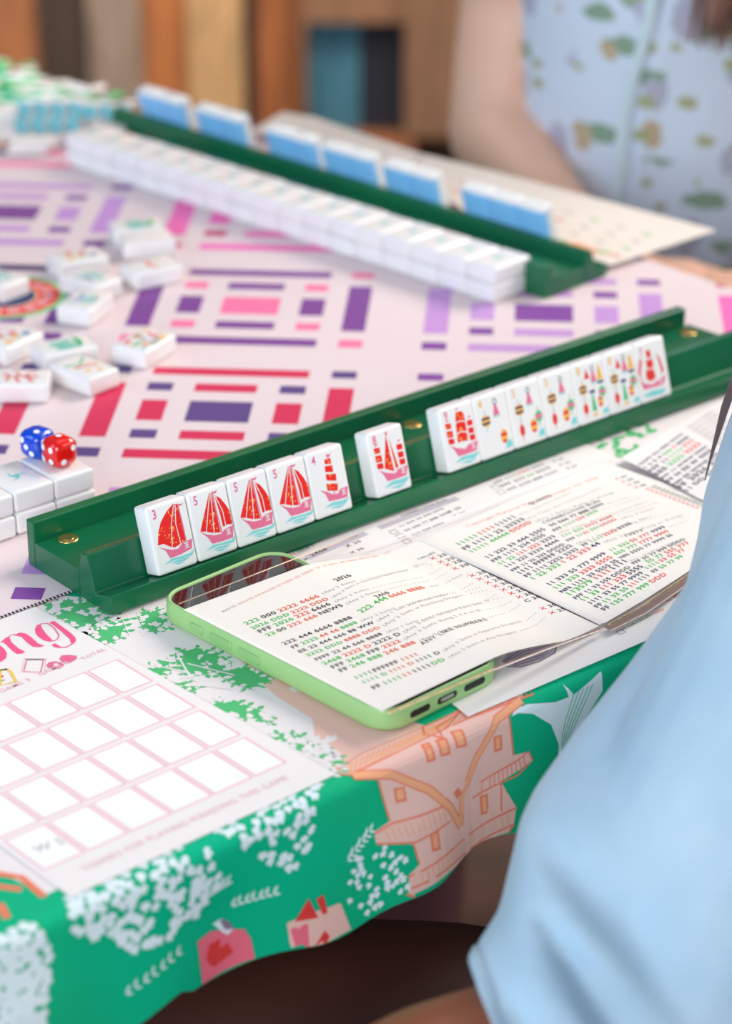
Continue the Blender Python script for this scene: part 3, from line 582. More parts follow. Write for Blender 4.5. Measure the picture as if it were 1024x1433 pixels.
def d_teal(mb):
    for i, p in enumerate(([(-7, 8), (-2, 16), (-6, 26)], [(-3, 7), (2, 15), (-1, 27)], [(2, 8), (6, 16), (3, 26)], [(-8, 16), (8, 19)], [(-6, 22), (8, 12)])): mb.stroke(p, 1.4, ZF + .01 * i, [blue_ink, teal_ink, green_ink, blue_ink, teal_ink][i])
def d_redmark(mb): mb.stroke([(-7, 17), (0, 15), (8, 18)], 3, ZF, red_flat, 1.6); mb.disc(-7, 24, 1.6, 1.6, ZF, green_ink); mb.stroke([(2, 25), (8, 22)], 1, ZF, teal_ink)
def d_swirl_back(mb):
    """pale teal pinwheel moulded in the back, which looks along -z"""
    for k in range(3):
        a = k * 2.094; pts = [(r * cos(a + r * .26), 16.8 + r * sin(a + r * .26)) for r in (0.3, 1.4, 2.6, 3.8, 5.2)]
        t = MB(); t.stroke(pts, 2.9, 0, teal_ink, .6)
        for fc in t.f: mb.face([(t.v[i][0], t.v[i][1], -.06) for i in fc][::-1], teal_ink)
TM = {}
def tile_mesh(key, fn=None, backs='plain'):
    if key in TM: return TM[key]
    bm = body_bm(backs == 'blue'); mb = MB(); vm = {}
    mb.mi(white_tile)
    for v in bm.verts: vm[v] = len(mb.v); mb.v.append(tuple(v.co))
    for f in bm.faces:
        c = f.calc_center_median(); m = blue_shade if backs == 'blue' and c.z < 4.2 and c.y < TL_ - 2.4 else white_tile
        mb.f.append(tuple(vm[v] for v in f.verts)); mb.m.append(mb.mi(m)); mb.sm.append(True)
    bm.free()
    if fn: fn(mb)
    if backs == 'swirl': d_swirl_back(mb)
    me = bpy.data.meshes.new('mahjong_tile'); me.from_pydata([(x * K, y * K, z * K) for x, y, z in mb.v], [], mb.f)
    for m in mb.mats: me.materials.append(m)
    for p, mi, sm in zip(me.polygons, mb.m, mb.sm): p.material_index = mi; p.use_smooth = sm
    TM[key] = me; return me
def put_tile(me, mw, label, group):
    o = bpy.data.objects.new('mahjong_tile', me); COL.objects.link(o); o.matrix_world = mw; return tag(o, label, 'tile', group)
def mtx(X, Y, Z_, loc):
    m = Matrix.Identity(4)
    for i in range(3): m[i][0] = X[i]; m[i][1] = Y[i]; m[i][2] = Z_[i]; m[i][3] = loc[i] * K
    return m

# ------------------------------------------------------------------ racks
def make_rack(loc, rz, wall_len, rest_len, screws, label, k=1.0):
    root = empty('tile_rack', loc, rz); root.scale = (1, k, k); tag(root, label, 'tile rack', 'green tile racks')
    a = MB(); a.box(0, 63.6, 0, wall_len, 70, 24.2, rack_green); a.build('back_wall', root, bevel=.7, seg=2)
    a = MB(); a.prism([(26, 0), (63.5, 0), (63.5, 13.8), (26, 14.8)], 0, wall_len + 3, rack_green); a.build('base_board', root, bevel=.5, seg=2)
    a = MB(); a.prism([(0, 0), (25.9, 0), (25.9, 14.6), (23.9, 23.8), (18.4, 24.6), (13.0, 6.3), (.2, 9.9)], 0, rest_len, rack_green); a.build('tile_rest', root, bevel=.7, seg=2)
    for x, y in screws:
        s = MB(); n = 24; r0 = [(x + 5.2 * cos(2 * pi * i / n), y + 5.2 * sin(2 * pi * i / n)) for i in range(n)]; r1 = [(x + 4.4 * cos(2 * pi * i / n), y + 4.4 * sin(2 * pi * i / n)) for i in range(n)]; zb = 14.8 - (y - 26) * .027
        s.loft([[(*p, zb - .5) for p in r0], [(*p, zb + .35) for p in r0], [(*p, zb + .6) for p in r1]], brass); s.loft([[(x + 3.2 * cos(2 * pi * i / n), y + 3.2 * sin(2 * pi * i / n), zb + .55) for i in range(n)], [(x + 2.8 * cos(2 * pi * i / n), y + 2.8 * sin(2 * pi * i / n), zb + .75) for i in range(n)]], brass); s.build('brass_screw', root)
    return root
RA = radians(40.0); RU = Vector((cos(RA), sin(RA), 0)); RV = Vector((-sin(RA), cos(RA), 0)); RP = Vector((-117.4, 1030.3, ZM + .1))
# the rack stands with its back on the mat and its front on the cloth
make_rack(RP, RA, 448, 640, ((14.5, 56.5), (231, 55), (440, 54)), 'green lacquered tile rack in front holding the boat and float tiles')
FK = .84; FA = radians(135.8); FU = Vector((cos(FA), sin(FA), 0)); FW = Vector((sin(FA), -cos(FA), 0)); FV = -FW; FP = Vector((150.5, 1487.5, ZM + .1)); FE = FP + FV * 70 * FK
make_rack(FP, FA, 378, 449, ((14.5, 56.5),), 'green lacquered tile rack at the back, behind the double wall of white tiles', FK)
LEAN = math.atan2(5.4, 18.3)
def rack_tile(me, P, U, V, x, label, group, k=1.0):
    up = V * sin(LEAN) + Vector((0, 0, cos(LEAN))); nz = V * (-cos(LEAN)) + Vector((0, 0, sin(LEAN)))
    loc = P + U * (x + TW / 2) + V * 12.6 * k + Vector((0, 0, 6.9 * k)) + nz * .15
    return put_tile(me, mtx(U, up, nz, loc), label, group)
near = [(28.6, 'b3', d_boat3, 'white tile with red half sail boat and number 3, leftmost in front rack'),
        (52.4, 'b5', d_boat5, 'white tile with red two sail boat and number 5, right beside the number 3 tile'),
        (76.2, 'b5', d_boat5, 'white tile with red two sail boat and number 5, middle of the three 5s'),
        (100.0, 'b5', d_boat5, 'white tile with red two sail boat and number 5, next to the number 4 tile'),
        (123.8, 'b4', d_boat4, 'white tile with four stacked square sails on a pink boat and number 4'),
        (162.6, 'b8', lambda m: d_boat8(m), 'white tile with three masted red boat standing alone in the front rack gap'),
        (210.0, 'b9', lambda m: d_boat8(m, 'quad', '9'), 'white tile with big square red sails, first of the right hand row'),
        (233.4, 'f4', lambda m: d_float(m, 4), 'white tile with three coloured fishing floats, beside the big square sail tile'),
        (256.8, 'f5', lambda m: d_float(m, 5), 'white tile with fishing floats, second float tile from the left'),
        (280.2, 'f5', lambda m: d_float(m, 5), 'white tile with fishing floats, middle one of the five float tiles'),
        (303.6, 'f8', lambda m: d_float(m, 8), 'white tile crowded with floats and cones, fourth float tile from the left'),
        (327.0, 'f8', lambda m: d_float(m, 8), 'white tile crowded with floats and cones, beside the last boat tile'),
        (350.4, 'bL', d_boatL, 'white tile with slim red masted boat, last at the right of the front rack')]
for x, key, fn, lb in near: rack_tile(tile_mesh(key, fn), RP, RU, RV, x, lb, 'picture tiles in the front rack')
def far_x(px_, py_): q = GV(px_, py_, FP + FV * 15 * FK, FW); return (q - FP).dot(FU)
far = [(far_x(768, 325), 3, 'rightmost group'), (far_x(615, 288), 2, 'second group from the right'), (far_x(527, 262), 2, 'third group from the right'), (far_x(446, 240), 2, 'third group from the left'), (far_x(345, 205), 2, 'second group from the left'), (far_x(262, 178), 2, 'leftmost group')]
ordn = {2: ['right tile', 'left tile'], 3: ['right tile', 'middle tile', 'left tile']}
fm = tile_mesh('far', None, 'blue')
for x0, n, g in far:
    for k in range(n): rack_tile(fm, FP, FU, FV, x0 + k * (TW + .3), 'white tile in far rack, painted blue shade, %s of %s' % (ordn[n][k], g), 'tiles leaning in the far rack', FK)

# double wall of face down tiles before the far rack
def flat_tile(me, cx_, cy_, rz, z, label, group, up=True):
    c, s = cos(rz), sin(rz); X = Vector((c, s, 0)); Y = Vector((-s, c, 0))
    if up: m = mtx(X, Y, Vector((0, 0, 1)), Vector((cx_, cy_, z)) - Y * (TL_ / 2))
    else: m = mtx(-X, Y, Vector((0, 0, -1)), Vector((cx_, cy_, z + TT)) - Y * (TL_ / 2))
    return put_tile(me, m, label, group)
swirl = tile_mesh('swirl', None, 'swirl')
SA = radians(136.5); SU_ = Vector((cos(SA), sin(SA), 0)); SW = Vector((sin(SA), -cos(SA), 0)); S0 = Vector((77.5, 1436.5, 0))
ORD = ['first', 'second', 'third', 'fourth', 'fifth', 'sixth', 'seventh', 'eighth', 'ninth', 'tenth', 'eleventh', 'twelfth', 'thirteenth', 'fourteenth', 'fifteenth', 'sixteenth', 'seventeenth']
rr = random.Random(3)
for lay in (0, 1):
    for i in range(17):
        c = S0 + SU_ * (TW / 2 + i * (TW + .25)) + SW * (TL_ / 2 + rr.uniform(-.9, .6))
        flat_tile(swirl, c.x, c.y, SA, ZM + .35 + lay * (TT + .25), 'face down white tile, %s layer of long far wall, %s from right end' % (['bottom', 'top'][lay], ORD[i]), 'long double wall of face down tiles', up=False)
# double wall of face down tiles at the left with the dice on it
for lay in (0, 1):
    for i in range(4):
        ux, vy = 60.0 - TW / 2 - i * (TW + .5), 100.0 + TL_ / 2 - (1.2 if lay == 0 else 0); p = RP + RU * ux + RV * vy
        if i == 2: p -= RV * .8
        if i >= 2: p -= RU * .4
        flat_tile(swirl, p.x, p.y, RA, ZM + .35 + lay * (TT + .25), 'face down white tile, %s layer left of front rack, %s' % (['bottom', 'top'][lay], [['rightmost', 'under the dice'][lay], ['second from right', 'with swirl beside the dice'][lay], 'third from right', 'fourth from right'][i]), 'short double wall of face down tiles', up=False)
for i in range(2):
    for lay in (0, 1): flat_tile(swirl, -273 - 23 * i, 1776 - 16 * i, radians(35), ZM + .35 + lay * (TT + .25), 'blurred white tile at far left mat edge, %s one, %s' % (['upper', 'lower'][1 - lay], ['right pair', 'left pair'][i]), 'tiles at the far left', up=False)
# loose discarded tiles
loose = [(-127.5, 1349, -28, 'fl2', lambda m: d_float(m, 8), 'face up tile with coloured floats lying alone right of the discards'),
         (-168, 1414, -20, 'te', d_teal, 'face up tile with blue green strokes beside the round emblem'),
         (-169, 1453, 48, 'te2', d_teal, 'face up tile with blue boat print wedged among three discards'),
         (-181, 1492, -58, 'flw', d_flower, 'face up tile with small multicoloured flowers at the back left of its cluster'),
         (-133, 1475, -57, 'rm', d_redmark, 'face up tile with one red stroke, right of its cluster'),
         (-205, 1353, -34, 'flw', d_flower, 'face up tile with flower print left of the green printed tile'),
         (-173, 1340, -59, 'gr', d_green, 'face up tile with green bamboo print'),
         (-158, 1308, 49, 'ye', d_yellow, 'face up tile with red, yellow and green strokes, nearest the crimson bar'),
         (-192, 1292, 91, 'rd', d_red, 'face up tile with red dragon strokes at the left frame edge'),
         (-226, 1453, 51, 'te', d_teal, 'face up tile lying on the round emblem'),
         (-140, 1526, -76, 'pl', None, 'blank white tile, front one of the two by the long wall'),
         (-149, 1551, -74, 'gr', d_green, 'face up tile with green print, back one of the two by the long wall')]
for x, y, a, key, fn, lb in loose: flat_tile(tile_mesh(key, fn), x, y, radians(a), ZM + .4, lb, 'discarded tiles on the mat')

# ------------------------------------------------------------------ dice
def dice_mat(name, c):
    m = mat(name, c, .08, trans=.2, coat=.6); m.node_tree.nodes['Principled BSDF'].inputs['IOR'].default_value = 1.45; return m
pip_w = mat('white_pip', rgb(245, 245, 245), .5)
def die(loc, rz, m, faces, label, s=15.2):
    root_bm = bmesh.new(); bmesh.ops.create_cube(root_bm, size=s); bmesh.ops.bevel(root_bm, geom=root_bm.edges[:] + root_bm.verts[:], offset=5.2, segments=7, profile=.5, affect='EDGES')
    mb = MB(); vm = {}
    for v in root_bm.verts: vm[v] = len(mb.v); mb.v.append(tuple(v.co))
    for f in root_bm.faces: mb.f.append(tuple(vm[v] for v in f.verts)); mb.m.append(mb.mi(m)); mb.sm.append(True)
    root_bm.free(); q = s * .2; pat = {1: [(0, 0)], 2: [(-1, -1), (1, 1)], 3: [(-1, 1), (0, 0), (1, -1)], 4: [(-1, -1), (1, 1), (-1, 1), (1, -1)], 5: [(-1, -1), (1, 1), (-1, 1), (1, -1), (0, 0)], 6: [(-1, -1), (1, 1), (-1, 1), (1, -1), (-1, 0), (1, 0)]}
    for (nx, ny, nz), k in faces.items():
        n = Vector((nx, ny, nz)); e1 = Vector((0, 0, 1)).cross(n) if abs(nz) < .5 else Vector((1, 0, 0)); e2 = n.cross(e1)
        for a, b in pat[k]:
            d = (abs(a) + abs(b)) * .08; c = n * (s / 2 + .1 - d * 3) + e1 * a * q + e2 * b * q
            nn = (n + (e1 * a + e2 * b) * .12).normalized(); f1 = e1.cross(nn).normalized(); f2 = nn.cross(f1)
            mb.face([tuple(c + (f1 * cos(t) + f2 * sin(t)) * 1.6 + nn * .42) for t in [2 * pi * i / 14 for i in range(14)]], pip_w)
    o = mb.build('die', None, (loc[0], loc[1], loc[2] + s / 2), rz); return tag(o, label, 'die')
zt = ZM + .35 + 2 * TT + .4
die((-165.4, 1159.6, zt), radians(52), dice_mat('blue_resin', rgb(0, 78, 225)), {(-1, 0, 0): 3, (0, -1, 0): 5, (0, 0, 1): 2, (1, 0, 0): 4, (0, 1, 0): 2, (0, 0, -1): 5}, 'clear blue die with white pips on the tile wall')
die((-153.2, 1149.3, zt), radians(43), dice_mat('red_resin', rgb(250, 20, 16)), {(-1, 0, 0): 4, (0, -1, 0): 2, (0, 0, 1): 1, (1, 0, 0): 3, (0, 1, 0): 5, (0, 0, -1): 6}, 'clear red die with white pips before the blue die')

# ------------------------------------------------------------------ telephone in a green case
case_m = mat('soft_green_case', rgb(158, 200, 128), .38, noise=rgb(164, 204, 132), noise_scale=10)
case_d = mat('case_button_green', rgb(150, 194, 122), .4); blackm = mat('black_gloss', rgb(14, 13, 14), .06, spec=.8); portm = mat('port_black', rgb(20, 20, 22), .5)
pUL, pBL, pBR = Vector((-97.9, 1031.0)), Vector((8.2, 920.9)), Vector((61.5, 973.9))
ey = (pUL - pBL).normalized(); PAng = math.atan2(ey.y, ey.x) - pi / 2 + radians(.0); PW, PL = 75.5, 152.5
ph = empty('mobile_phone', (*pBL, .5), PAng)
tag(ph, 'mobile phone in a pale green case lying face up under the rule card', 'mobile phone')
def rrect(x0, y0, x1, y1, r, n=9):
    P = []
    for cx_, cy_, a0 in ((x1 - r, y0 + r, -90), (x1 - r, y1 - r, 0), (x0 + r, y1 - r, 90), (x0 + r, y0 + r, 180)):
        for i in range(n): a = radians(a0 + 90 * i / (n - 1)); P.append((cx_ + r * cos(a), cy_ + r * sin(a)))
    return P
def ringz(i, z, r=13.5): return [(x, y, z) for x, y in rrect(i, i, PW - i, PL - i, max(r - i, 3))]
c = MB(); c.loft([ringz(2.4, 0), ringz(.9, .7), ringz(.15, 2.4), ringz(0, 5.6), ringz(.15, 9), ringz(.7, 10.7), ringz(1.4, 11.3), ringz(2.1, 11.1), ringz(2.5, 10.5), ringz(2.6, 9.6)], case_m, caps=True); case_o = c.build('case', ph)
c = MB(); c.loft([ringz(2.6, 9.7), ringz(2.7, 10.25), ringz(3.2, 10.45)], blackm); c.build('screen', ph)
for y0, y1 in ((PL - 34, PL - 26), (PL - 54, PL - 40), (PL - 73, PL - 59)):
    c = MB(); pr = [(-.6, y0, 4.2)]; c.loft([[(x_, y_, z_) for y_, z_ in rrect(y0 - i_, 3.9 - i_, y1 + i_, 7.5 + i_, 1.6)] for x_, i_ in ((.6, .5), (-.35, .4), (-.8, -.2))], case_d); c.build('side_button', case_o)
c = MB()
for x0, x1 in ((15, 27), (31.5, 43.5), (48, 61)):
    c.loft([[(x_, y_, z_) for x_, z_ in rrect(x0, 3.9, x1, 7.2, 1.6)] for y_ in (.9, -.12)], portm)
c.build('port_opening', case_o)
c = MB(); c.loft([[(x_, y_, z_) for x_, z_ in rrect(33.5, 4.8, 41.5, 6.4, .7)] for y_ in (.5, -.16)], mat('port_metal', rgb(170, 175, 165), .3, metal=.8)); c.build('charging_port', case_o)

# ------------------------------------------------------------------ rule cards
def flat_card(mb, pts, z, m, th=.3):
    n = len(pts); mb.loft([[(*p, z - th) for p in pts], [(*p, z) for p in pts]], m)
def inks(mb, x0, y0, x1, y1, z, m, w=.5, dash=2.0, gap=1.4):
    a = G(x0, y0, z); b = G(x1, y1, z); L = (b - a).length; n = int(L / (dash + gap)); d = (b - a) / L
    for i in range(n):
        p = a + d * (i * (dash + gap)); q = p + d * dash; mb.stroke([p[:2], q[:2]], w, z, m)
ZB = 1.1
ub = MB(); flat_card(ub, [tuple(G(x, y, ZB))[:2] for x, y in ((655, 1002), (404, 800), (452, 768), (600, 705), (795, 630), (818, 620), (1090, 742), (1090, 816), (1024, 845))], ZB, paper)
zb = lambda x, y: ZB + .08
def tb_(segs, a, b, bold=.012, tall=1.0): text_line(ub, segs, G(*a, ZB), G(*b, ZB), zb, bold, tall * .75)
ub.stroke([tuple(G(430, 781, ZB))[:2], tuple(G(512, 746, ZB))[:2]], 4.2, ZB + .05, lav_print); ub.stroke([tuple(G(530, 739, ZB))[:2], tuple(G(640, 697, ZB))[:2]], 4.2, ZB + .05, lav_print)
tb_([('FF', t_red), ('NEWS', t_black)], (408, 778), (440, 764)); tb_([('2468', t_black)], (437, 779), (459, 769), .02)
tb_([('X 20', t_black)], (486, 766), (506, 758)); tb_([('X 30', t_black)], (492, 775), (510, 768)); tb_([('CONSECUTIVE RUN', t_black)], (562, 723), (626, 700), .015)
for i, (sg, a, b) in enumerate(([[('11 222 33 444 5555', t_navy)], (560, 738), (622, 712)], [[('55 666 77 888 9999', t_navy)], (568, 744), (632, 717)], [[('111 234 5555', t_navy)], (578, 750), (622, 732)],
                                [[('X 25', t_black)], (628, 718), (646, 711)], [[('X 25', t_black)], (636, 724), (654, 717)])): tb_(sg, a, b)
for x, y in ((544, 744), (553, 750), (562, 757), (862, 884), (686, 681), (694, 688), (853, 873)):
    p = [tuple(G(x + dx, y + dy, ZB))[:2] for dx, dy in ((0, 0), (8, -3), (14, 1), (5, 4))]; ub.stroke(p + p[:2], .35, ZB + .08, t_black)
for i in range(4):
    dx, dy = i * 9.5, i * 5; tb_([('FFF ' + ['11 22', '1111', '333', '5555'][i], t_navy), (['222', '4444', '66', '888'][i], [t_green, t_red, t_green, t_navy][i]), ('3333', t_navy)], (684 + dx, 672 + dy), (752 + dx, 645 + dy)); tb_([('X 30', t_black)], (765 + dx, 642 + dy), (780 + dx, 637 + dy))
for sg, a, b in (([('FF', t_grey), ('135 777 999', t_green), ('DDD', t_orange)], (872, 882), (930, 853)), ([('11', t_grey), ('33 77 99', t_green), ('555,555', t_red)], (866, 874), (922, 846)), ([('C 35', t_red)], (935, 842), (952, 833)), ([('C 35', t_red)], (924, 834), (940, 827)), ([('C 35', t_pale)], (946, 848), (962, 840))): tb_(sg, a, b)
# grey swirl emblem
em = [(702, 925), (712, 912), (735, 903), (765, 897), (780, 901), (776, 914), (755, 926), (728, 934), (706, 933)]
ub.poly([tuple(G(*p, ZB))[:2] for p in em], ZB + .06, lav_print)
for o_ in range(6): ub.stroke([tuple(G(704 + o_ * 3, 926 + o_ * 1.2, ZB))[:2], tuple(G(728 + o_ * 3, 910 + o_ * 3, ZB))[:2], tuple(G(772 - o_ * 2, 899 + o_ * 4, ZB))[:2]], .8, ZB + .1, purple_grey)
ub.stroke([tuple(G(*p, ZB))[:2] for p in em[4:]], .5, ZB + .12, t_black)
tag(ub.build('rule_sheet'), 'large white rule sheet lying flat beneath the open rule card at the table edge', 'paper sheet')

# open rule card: left page rests on the phone, right page on the sheet
rc = empty('rule_card', (0, 0, 0)); tag(rc, 'open printed rule card in clear sleeve, its left page lying on the phone', 'card')
A1 = G(257, 853, 13.4); B1 = G(534, 995, 13.4); C1 = G(836, 877, 3.2); D1 = G(587, 757, 3.6)
def pg1z(x, y, off=0):
    # height falls past the phone edge towards the fold
    e = Vector((x, y)); t = (e - Vector(A1[:2])).dot((Vector((pBR.x, pBR.y)) - Vector(pBL[:2])).normalized()) / 75.0
    t0 = .93; h = 13.3 if t < t0 else 13.3 - 9.6 * min((t - t0) / .62, 1) ** 1.25
    return max(h, 3.3) + off
def G1(x, y):
    z = 8.0
    for _ in range(14): p = G(x, y, z); z = .5 * z + .5 * pg1z(p.x, p.y)
    return p
p1 = MB(); N1, N2 = 26, 4; EDG = [G1(257, 853), G1(534, 995), G1(838, 876), G1(587, 757)]
def bil(E_, s, t): return E_[0] * (1 - s) * (1 - t) + E_[1] * (1 - s) * t + E_[2] * s * t + E_[3] * s * (1 - t)
def sheet_grid(mb, E_, zf, m, n=26, mth=.25):
    for off in (0, -mth):
        rows = []
        for i in range(n + 1): rows.append([(p.x, p.y, zf(p.x, p.y, off)) for p in [bil(E_, i / n, j / 6) for j in range(7)]])
        if off: rows = [r[::-1] for r in rows]
        mb.loft(rows, m, close=False, caps=False)
sheet_grid(p1, EDG, pg1z, page_paper)
z1 = lambda x, y: pg1z(x, y, .09)
def T1(segs, a, b, bold=.012, tall=1.0): text_line(p1, segs, G1(*a), G1(*b), z1, bold, tall * .85)
g, k, o_, gy = t_green, t_black, t_orange, t_grey
T1([('NOTE:', gy), ('WHITE DRAGON IS USED AS ZERO "0". IT MAY BE USED WITH ANY SUIT', t_pale)], (313, 857), (548, 772), .0)
T1([('2026', k)], (472, 814), (493, 806), .02); T1([('2468', k)], (528, 837), (546, 830), .01); T1([('ANY LIKE NUMBERS', k)], (592, 903), (683, 868), .0); T1([('VALUES', t_navy)], (586, 784), (610, 774), 0)
L1 = [([('222', g), ('000', k), ('2222 6666', o_)], (345, 875), (448, 835)), ([('2026 DDD', g), ('2222 DDD', o_)], (354, 881), (461, 839)), ([('FFF', k), ('2026', g), ('222', o_), ('6666', k)], (364, 886), (464, 846)), ([('22', g), ('00', k), ('222 666', o_), ('NEWS', k)], (375, 891), (481, 848)),
      ([('222 444 6666 8888', k)], (398, 903), (494, 865)), ([('222 444', g), ('6666 8888', o_)], (506, 858), (596, 823)), ([('FF', k), ('2222', g), ('44 66', o_), ('8888', g)], (410, 908), (501, 872)), ([('EE 22 444 666 88 WW', k)], (420, 914), (525, 872)), ([('2222 DDD', g), ('8888 DDD', o_)], (431, 919), (533, 879)),
      ([('FFFF 22 44 666 8888', k)], (443, 925), (536, 888)), ([('2468', g), ('2222 D', o_), ('2222 D', k)], (454, 931), (562, 888)), ([('FFF', k), ('2468', g), ('FFF', k), ('2222', o_)], (466, 936), (562, 898)), ([('FF', k), ('246 888', g), ('246 888', o_)], (477, 941), (583, 900)),
      ([('1111', g), ('FFFFFF', k), ('1111', o_)], (498, 951), (585, 917)), ([('1111 D', g), ('1111 D', o_), ('1111 D', k)], (509, 957), (617, 914)), ([('FF', k), ('1111', g), ('11', o_), ('1111', k), ('DD', g)], (523, 965), (624, 924))]
for sg, a, b in L1: T1(sg, a, b, .02)
vals = [(604, 784), (615, 789), (625, 793), (635, 798), (659, 808), (670, 813), (681, 818), (692, 823), (703, 828), (714, 833), (725, 838), (736, 843), (758, 854), (771, 860)]
for i, (x, y) in enumerate(vals): T1([('C' if i == 11 else 'X', k if i == 11 else t_red), (['25', '25', '25', '30', '25', '25', '25', '30', '25', '25', '30', '30', '30', '25'][i], k)], (x, y), (x + 22, y - 7), .012)
gl = [((452, 832), 1), ((466, 837), 1), (None, 0), ((486, 846), 1), ((602, 822), 1), ((506, 870), 1), ((530, 870), 1), ((538, 877), 1), ((542, 886), 1), ((567, 886), 1), ((567, 896), 1), ((588, 898), 1), ((622, 912), 1), ((630, 921), 1)]
words = ['(Any 2 Suits)', '(Any 2 Suits w Matching Dragons, Kong Any 2)', '(Any 3 Suits)', '(Any 2 Suits)', '(Any 1 or 2 Suits)', '(Any 2 Suits)', '(Any 1 Suit and Winds Only)', '(Any 2 Suits w Matching Dragons)', '(Any 1 Suit)', '(Any 3 Suits, Dragons Pairs Any 2)', '(Any 3 Suits, Kong 2 4 6 or 8)', '(Any 2 Suits)', '(Any 3 Suits w Opposite Dragons)', '(Any 2 Suits w Any Dragon)']
for (a, _), wd2, (vx, vy) in zip(gl, words, vals):
    if a is None: a = (470, 843)
    n = min(len(wd2) * 3.6, (vx - a[0]) * .8); sl = -.385; e = (a[0] + n, a[1] + n * sl); T1([(wd2, gy)], a, e, -.004, .9)
    P = G1(e[0] + 6, e[1] - 2); Q = G1(vx - 6, vy + 2); L = (Q - P).length; cnt = int(L / 1.9)
    for i in range(cnt):
        q = P + (Q - P) * (i / max(cnt, 1)); p1.face([(q.x - .28, q.y - .28, z1(q.x, q.y)), (q.x + .28, q.y - .28, z1(q.x, q.y)), (q.x + .28, q.y + .28, z1(q.x, q.y)), (q.x - .28, q.y + .28, z1(q.x, q.y))], gy)
p1.build('left_page', rc)
# right page
Z2 = 3.4
p2 = MB(); flat_card(p2, [tuple(G(x, y, Z2))[:2] for x, y in ((590, 757), (845, 872), (900, 840), (962, 800), (1010, 768), (1010, 700), (975, 692), (850, 648), (835, 650), (720, 698))], Z2, page_paper)
z2 = lambda x, y: Z2 + .09
n_, r_ = t_navy, t_red
def T2(segs, a, b, bold=.018, tall=1.0): text_line(p2, segs, G(*a, Z2), G(*b, Z2), z2, bold, tall * .8)
T2([('Copyright National Mah Jongg League, Inc. 2026', t_pale)], (654, 738), (838, 669), 0); T2([('QUINTS', k)], (742, 707), (773, 694), .015); T2([('CONSECUTIVE RUN', k)], (761, 733), (840, 702), .01); T2([('13579', k)], (875, 752), (901, 743), .005)
L2 = [([('11111', g), ('1111', r_), ('11111', n_)], (642, 764), (722, 724)), ([('FF 11111 22 33333', n_)], (651, 770), (735, 727)), ([('11111 44444', g), ('DDDD', r_)], (660, 774), (745, 731)),
      ([('11 222 33 444 5555', n_)], (682, 782), (764, 741)), ([('55 666 77 888 9999', n_)], (771, 737), (846, 706)), ([('FFF 1111 234 5555', n_)], (691, 787), (764, 749)), ([('FFF', n_), ('1111', g), ('234', r_), ('5555', g)], (776, 744), (838, 715)), ([('11 22', g), ('111 222', r_), ('3333', n_)], (700, 791), (778, 751)),
      ([('111 222 3333 4444', n_)], (709, 795), (783, 757)), ([('111 222', g), ('3333 4444', r_)], (788, 752), (858, 723)), ([('FFF 11 22 333 DDDD', n_)], (718, 800), (791, 762)), ([('FFF', n_), ('11', g), ('22', r_), ('333', g), ('DDDD', r_)], (795, 758), (864, 727)), ([('1111 FFFFFF 2222', n_)], (727, 804), (802, 764)),
      ([('FF 1111 2222 3333', n_)], (737, 808), (810, 769)), ([('FF', n_), ('1111', g), ('2222', r_), ('3333', n_)], (817, 765), (884, 733)), ([('1 22 333', g), ('1 22 333', r_), ('44', n_)], (746, 812), (841, 761)),
      ([('11 333 55 777 9999', n_)], (769, 820), (849, 775)), ([('11 333', g), ('55 777', r_), ('9999', n_)], (855, 772), (932, 738)), ([('111 333', g), ('3333 5555', r_)], (778, 825), (858, 780)), ([('555 777', g), ('7777 9999', r_)], (862, 777), (937, 744)),
      ([('NN 1111 33 5555 SS', n_)], (787, 830), (866, 785)), ([('NN 5555 77 9999 SS', n_)], (869, 782), (942, 749)), ([('113579', g), ('1111', r_), ('1111', n_)], (797, 834), (878, 786)), ([('FFF 11 33 555 DDDD', n_)], (806, 839), (883, 794)), ([('FFF 55 77 999 DDDD', n_)], (887, 790), (960, 755)),
      ([('11 33', g), ('111 333', r_), ('5555', n_)], (816, 842), (901, 793)), ([('55 77', g), ('555 777', r_)], (907, 788), (966, 760)), ([('1111 33 55 77 9999', n_)], (826, 846), (901, 802)), ([('1111', g), ('33 55 77', r_)], (905, 797), (960, 770)), ([('FF', n_), ('11 33 55', g), ('111', r_), ('111', n_)], (836, 851), (909, 806)), ([('FF', n_), ('55 77 99', g)], (915, 802), (957, 779)), ([('FF', n_), ('135 777 999', g), ('DDD', r_)], (846, 855), (934, 804))]
for sg, a, b in L2: T2(sg, a, b, .024, 1.0)
for i, (a, b) in enumerate((((727, 722), (800, 690)), ((738, 727), (850, 680)), ((750, 731), (880, 682)), ((850, 706), (900, 690)), ((843, 714), (918, 690)), ((783, 747), (905, 703)), ((863, 723), (925, 702)), ((870, 727), (935, 706)), ((808, 762), (942, 712)), ((889, 733), (950, 714)), ((846, 760), (955, 722)), ((937, 738), (965, 728)), ((882, 786), (960, 752)))):
    T2([(['(Any 1 Suit, Pairs Any No.)', '(Any 2 Suits, Any 2 Consecutive Nos.)', '(Any 2 Suits, Pung or Kong)', '(Any 3 Suits)'][i % 4] + ' . . . . . . . . . .'[:(i % 5) * 4], gy)], a, b, -.004, .9)
for i in range(4): T2([('X', r_), ('40', k)], (862 + i * 9, 672 + i * 4), (878 + i * 9, 667 + i * 4), .01)
for i in range(12): T2([('X', r_), ('25', k)], (905 + i * 6.3, 686 + i * 2.4), (920 + i * 6.3, 681 + i * 2.4), .01)
p2.build('right_page', rc)
